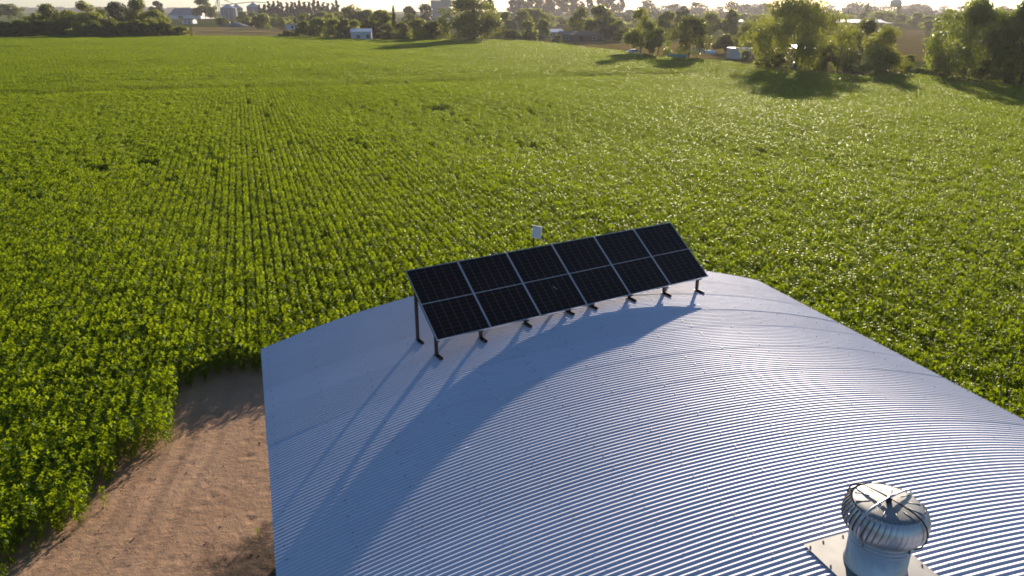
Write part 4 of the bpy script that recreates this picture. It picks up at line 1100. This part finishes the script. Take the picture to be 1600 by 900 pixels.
# shiny white plastic sheets drying/greenhouse hoops
for x, yb, w, h, lb in ((1088, 83, 22, 7, 'left shiny white sheeted shelter right of the dark spreading tree'), (1110, 84, 16, 5, 'right shiny white sheeted shelter next to the ball shaped bush')):
    p = gp(x, yb); k = px_m(p); e = empty('sheeted_shelter', p, R(-10)); tag(e, lb, 'shelter')
    L_ = w / k; hh = h / k; m_ = MB(); n = 10; V = []; F = []
    for j in (0, 1):
        for i in range(n + 1):
            a = math.pi * i / n; V.append((-L_ / 2 + L_ * j, 1.6 - 1.6 * math.cos(a), hh * math.sin(a) ** .8))
    for i in range(n): F.append((i, i + 1, n + 2 + i, n + 1 + i))
    m_.add(V, F); m_.build('cover', M['car_white'], e, None, True)
    for i in range(4):
        m_ = MB(); x0 = -L_ / 2 + L_ * i / 3; m_.tube([(x0, 1.6 - 1.62 * math.cos(math.pi * q / 10), hh * 1.01 * math.sin(math.pi * q / 10) ** .8 + .01) for q in range(11)], .04, 5); m_.build('hoop', M['concrete'], e)
# white car under the tree
def car(x, yb, rz):
    p = gp(x, yb); e = empty('parked_car', p, rz); tag(e, 'white car parked beside the bare trunked tree', 'car')
    V = []; F = []; prof = [(-2.1, .45), (-2.1, .85), (-1.9, .98), (-1.35, 1.02), (-.75, 1.45), (.55, 1.47), (1.25, 1.02), (1.95, .92), (2.1, .75), (2.1, .45)]
    m_ = MB()
    for sy, ins in ((-.82, 1), (.82, 1)):
        for a, z in prof: V.append((a, sy * (.84 if z > 1.1 else 1), z))
    n = len(prof); F = [tuple(range(n)), tuple(reversed(range(n, 2 * n)))] + [(i, (i + 1) % n, n + (i + 1) % n, n + i) for i in range(n)]
    m_.add(V, F); m_.build('body', M['car_white'], e)
    for sy in (-1, 1):
        m_ = MB(); y = sy * .775; m_.add([(-1.15, sy * .84, 1.06), (1.05, sy * .84, 1.06), (.48, sy * .71, 1.42), (-.70, sy * .71, 1.42)], [(0, 1, 2, 3)]); m_.build('window', M['dark_open'], e)
        for xx in (-1.3, 1.3):
            m_ = MB(); m_.tube([(xx, sy * .66, .32), (xx, sy * .85, .32)], .32, 14); m_.build('wheel', M['rubber'], e)
    for a, b_, lb in ((.60, 1.22, 'windscreen'), (-1.32, -.79, 'rear_window')):
        m_ = MB(); za, zb_ = (1.445, 1.045) if a > 0 else (1.05, 1.42); m_.add([(a, -.6, za + .012), (b_, -.6, zb_ + .012), (b_, .6, zb_ + .012), (a, .6, za + .012)], [(0, 1, 2, 3)]); m_.build(lb, M['dark_open'], e)
    for sy in (-.6, .6): m_ = MB(); m_.box((2.02, sy - .15, .7), (2.11, sy + .15, .82)); m_.build('headlight', M['alu'], e)
car(990, 87.0, R(8))
# teal sheet fence with posts
p0, p1 = gp(1042, 95), gp(1072, 97); e = empty('sheet_fence', p0, math.atan2(p1.y - p0.y, p1.x - p0.x)); tag(e, 'teal painted sheet fence under the dark spreading tree', 'fence')
L_ = (p1 - p0).length
for i in range(6):
    m_ = MB(); hh = random.uniform(1.3, 1.6); m_.box((L_ * i / 6 + .03, -.02, .05), (L_ * (i + 1) / 6 - .03, .02, hh)); m_.build('sheet', M['teal'], e)
for i in range(7): m_ = MB(); m_.box((L_ * i / 6 - .05, .03, 0), (L_ * i / 6 + .05, .13, 1.5)); m_.build('post', M['wood'], e)
# wire fence along the dry paddock
fpx = [(826, 67), (860, 71), (900, 76), (940, 81.5), (985, 87)]
fp = [gp(*q) for q in fpx]; e = empty('wire_fence', fp[0]); tag(e, 'thin wire fence with wooden posts along the dry golden paddock', 'fence')
cum = [0]
for a, b_ in zip(fp, fp[1:]): cum.append(cum[-1] + (b_ - a).length)
pmesh = MB().tube([(0, 0, 0), (.02, 0, 1.35)], [.09, .07], 6).mesh('post'); pmesh.materials.append(M['wood'])
d = 0
while d < cum[-1]:
    i = max(j for j in range(len(cum) - 1) if cum[j] <= d); q = fp[i].lerp(fp[i + 1], (d - cum[i]) / (cum[i + 1] - cum[i])) - fp[0]
    o = link('post', pmesh, None, e, q); o.scale = (1, 1, random.uniform(.85, 1.2) * (1.8 if random.random() < .12 else 1)); d += 4.2
for z in (.45, .8, 1.15):
    m_ = MB(); m_.tube([q - fp[0] + Vector((0, 0, z)) for q in fp], .012, 4); m_.build('wire', M['steel_dark'], e)
# utility poles near the right hand trees
for x, yb, yt, lean_, lb in ((1306, 117, 74, .10, 'left leaning wooden pole right of the great willow'), (1318, 116, 82, .04, 'upright wooden pole right of the leaning pole')):
    p = gp(x, yb); k = px_m(p); e = empty('wooden_pole', p); tag(e, lb, 'pole'); h = (yb - yt) / k
    m_ = MB(); m_.tube([(0, 0, 0), (lean_ * h, .1, h)], [.13, .09], 8); m_.build('shaft', M['wood'], e, None, True)
    m_ = MB(); m_.box((lean_ * h - .15, .04, h - .02), (lean_ * h + .15, .16, h + .08)); m_.build('cap', M['wood'], e)
# pale blue barrel under the great willow
p = gp(1240, 108); e = empty('plastic_tank', p); tag(e, 'pale blue rounded plastic tank under the great willow', 'tank')
m_ = MB(); m_.lathe([(0, .02), (.52, .02), (.58, .15), (.58, .75), (.45, 1.0), (.2, 1.1), (0, 1.1)], 20); m_.build('body', M['blue_tarp'], e, None, True)
m_ = MB(); m_.lathe([(.2, 1.1), (.2, 1.17), (0, 1.17)], 14); m_.build('lid', M['blue_tarp'], e)
# timber sled / bench under the right hand willows
p = gp(1492, 128); e = empty('log_bench', p, R(18)); tag(e, 'low timber bench lying under the broad bright willow', 'bench')
for i in range(3): m_ = MB(); m_.bar((-2.0, i * .28, .45), (2.0, i * .28, .55), .2, .08); m_.build('plank', M['wood'], e)
for a in (-1.5, 1.5): m_ = MB(); m_.box((a - .1, 0, 0), (a + .1, .56, .42)); m_.build('leg', M['wood'], e)
print('trees', NTREE[0], 'objects', len(bpy.data.objects))

# ------------------------------------------------------------------ haze
m_ = MB(); m_.box((-GX - 20, -GX - 20, -1.2), (GX + 20, GX + 20, 42))
hm = bpy.data.materials.new('haze_air'); hm.use_nodes = True; nt = hm.node_tree.nodes
nt.remove(nt['Principled BSDF'])
pv = nt.new('ShaderNodeVolumePrincipled'); pv.inputs['Color'].default_value = (.93, .92, .95, 1); pv.inputs['Density'].default_value = .00010; pv.inputs['Anisotropy'].default_value = .5
hm.node_tree.links.new(pv.outputs[0], nt['Material Output'].inputs['Volume'])
tag(m_.build('haze', hm), 'thin warm haze over the plain', 'haze', kind='stuff')
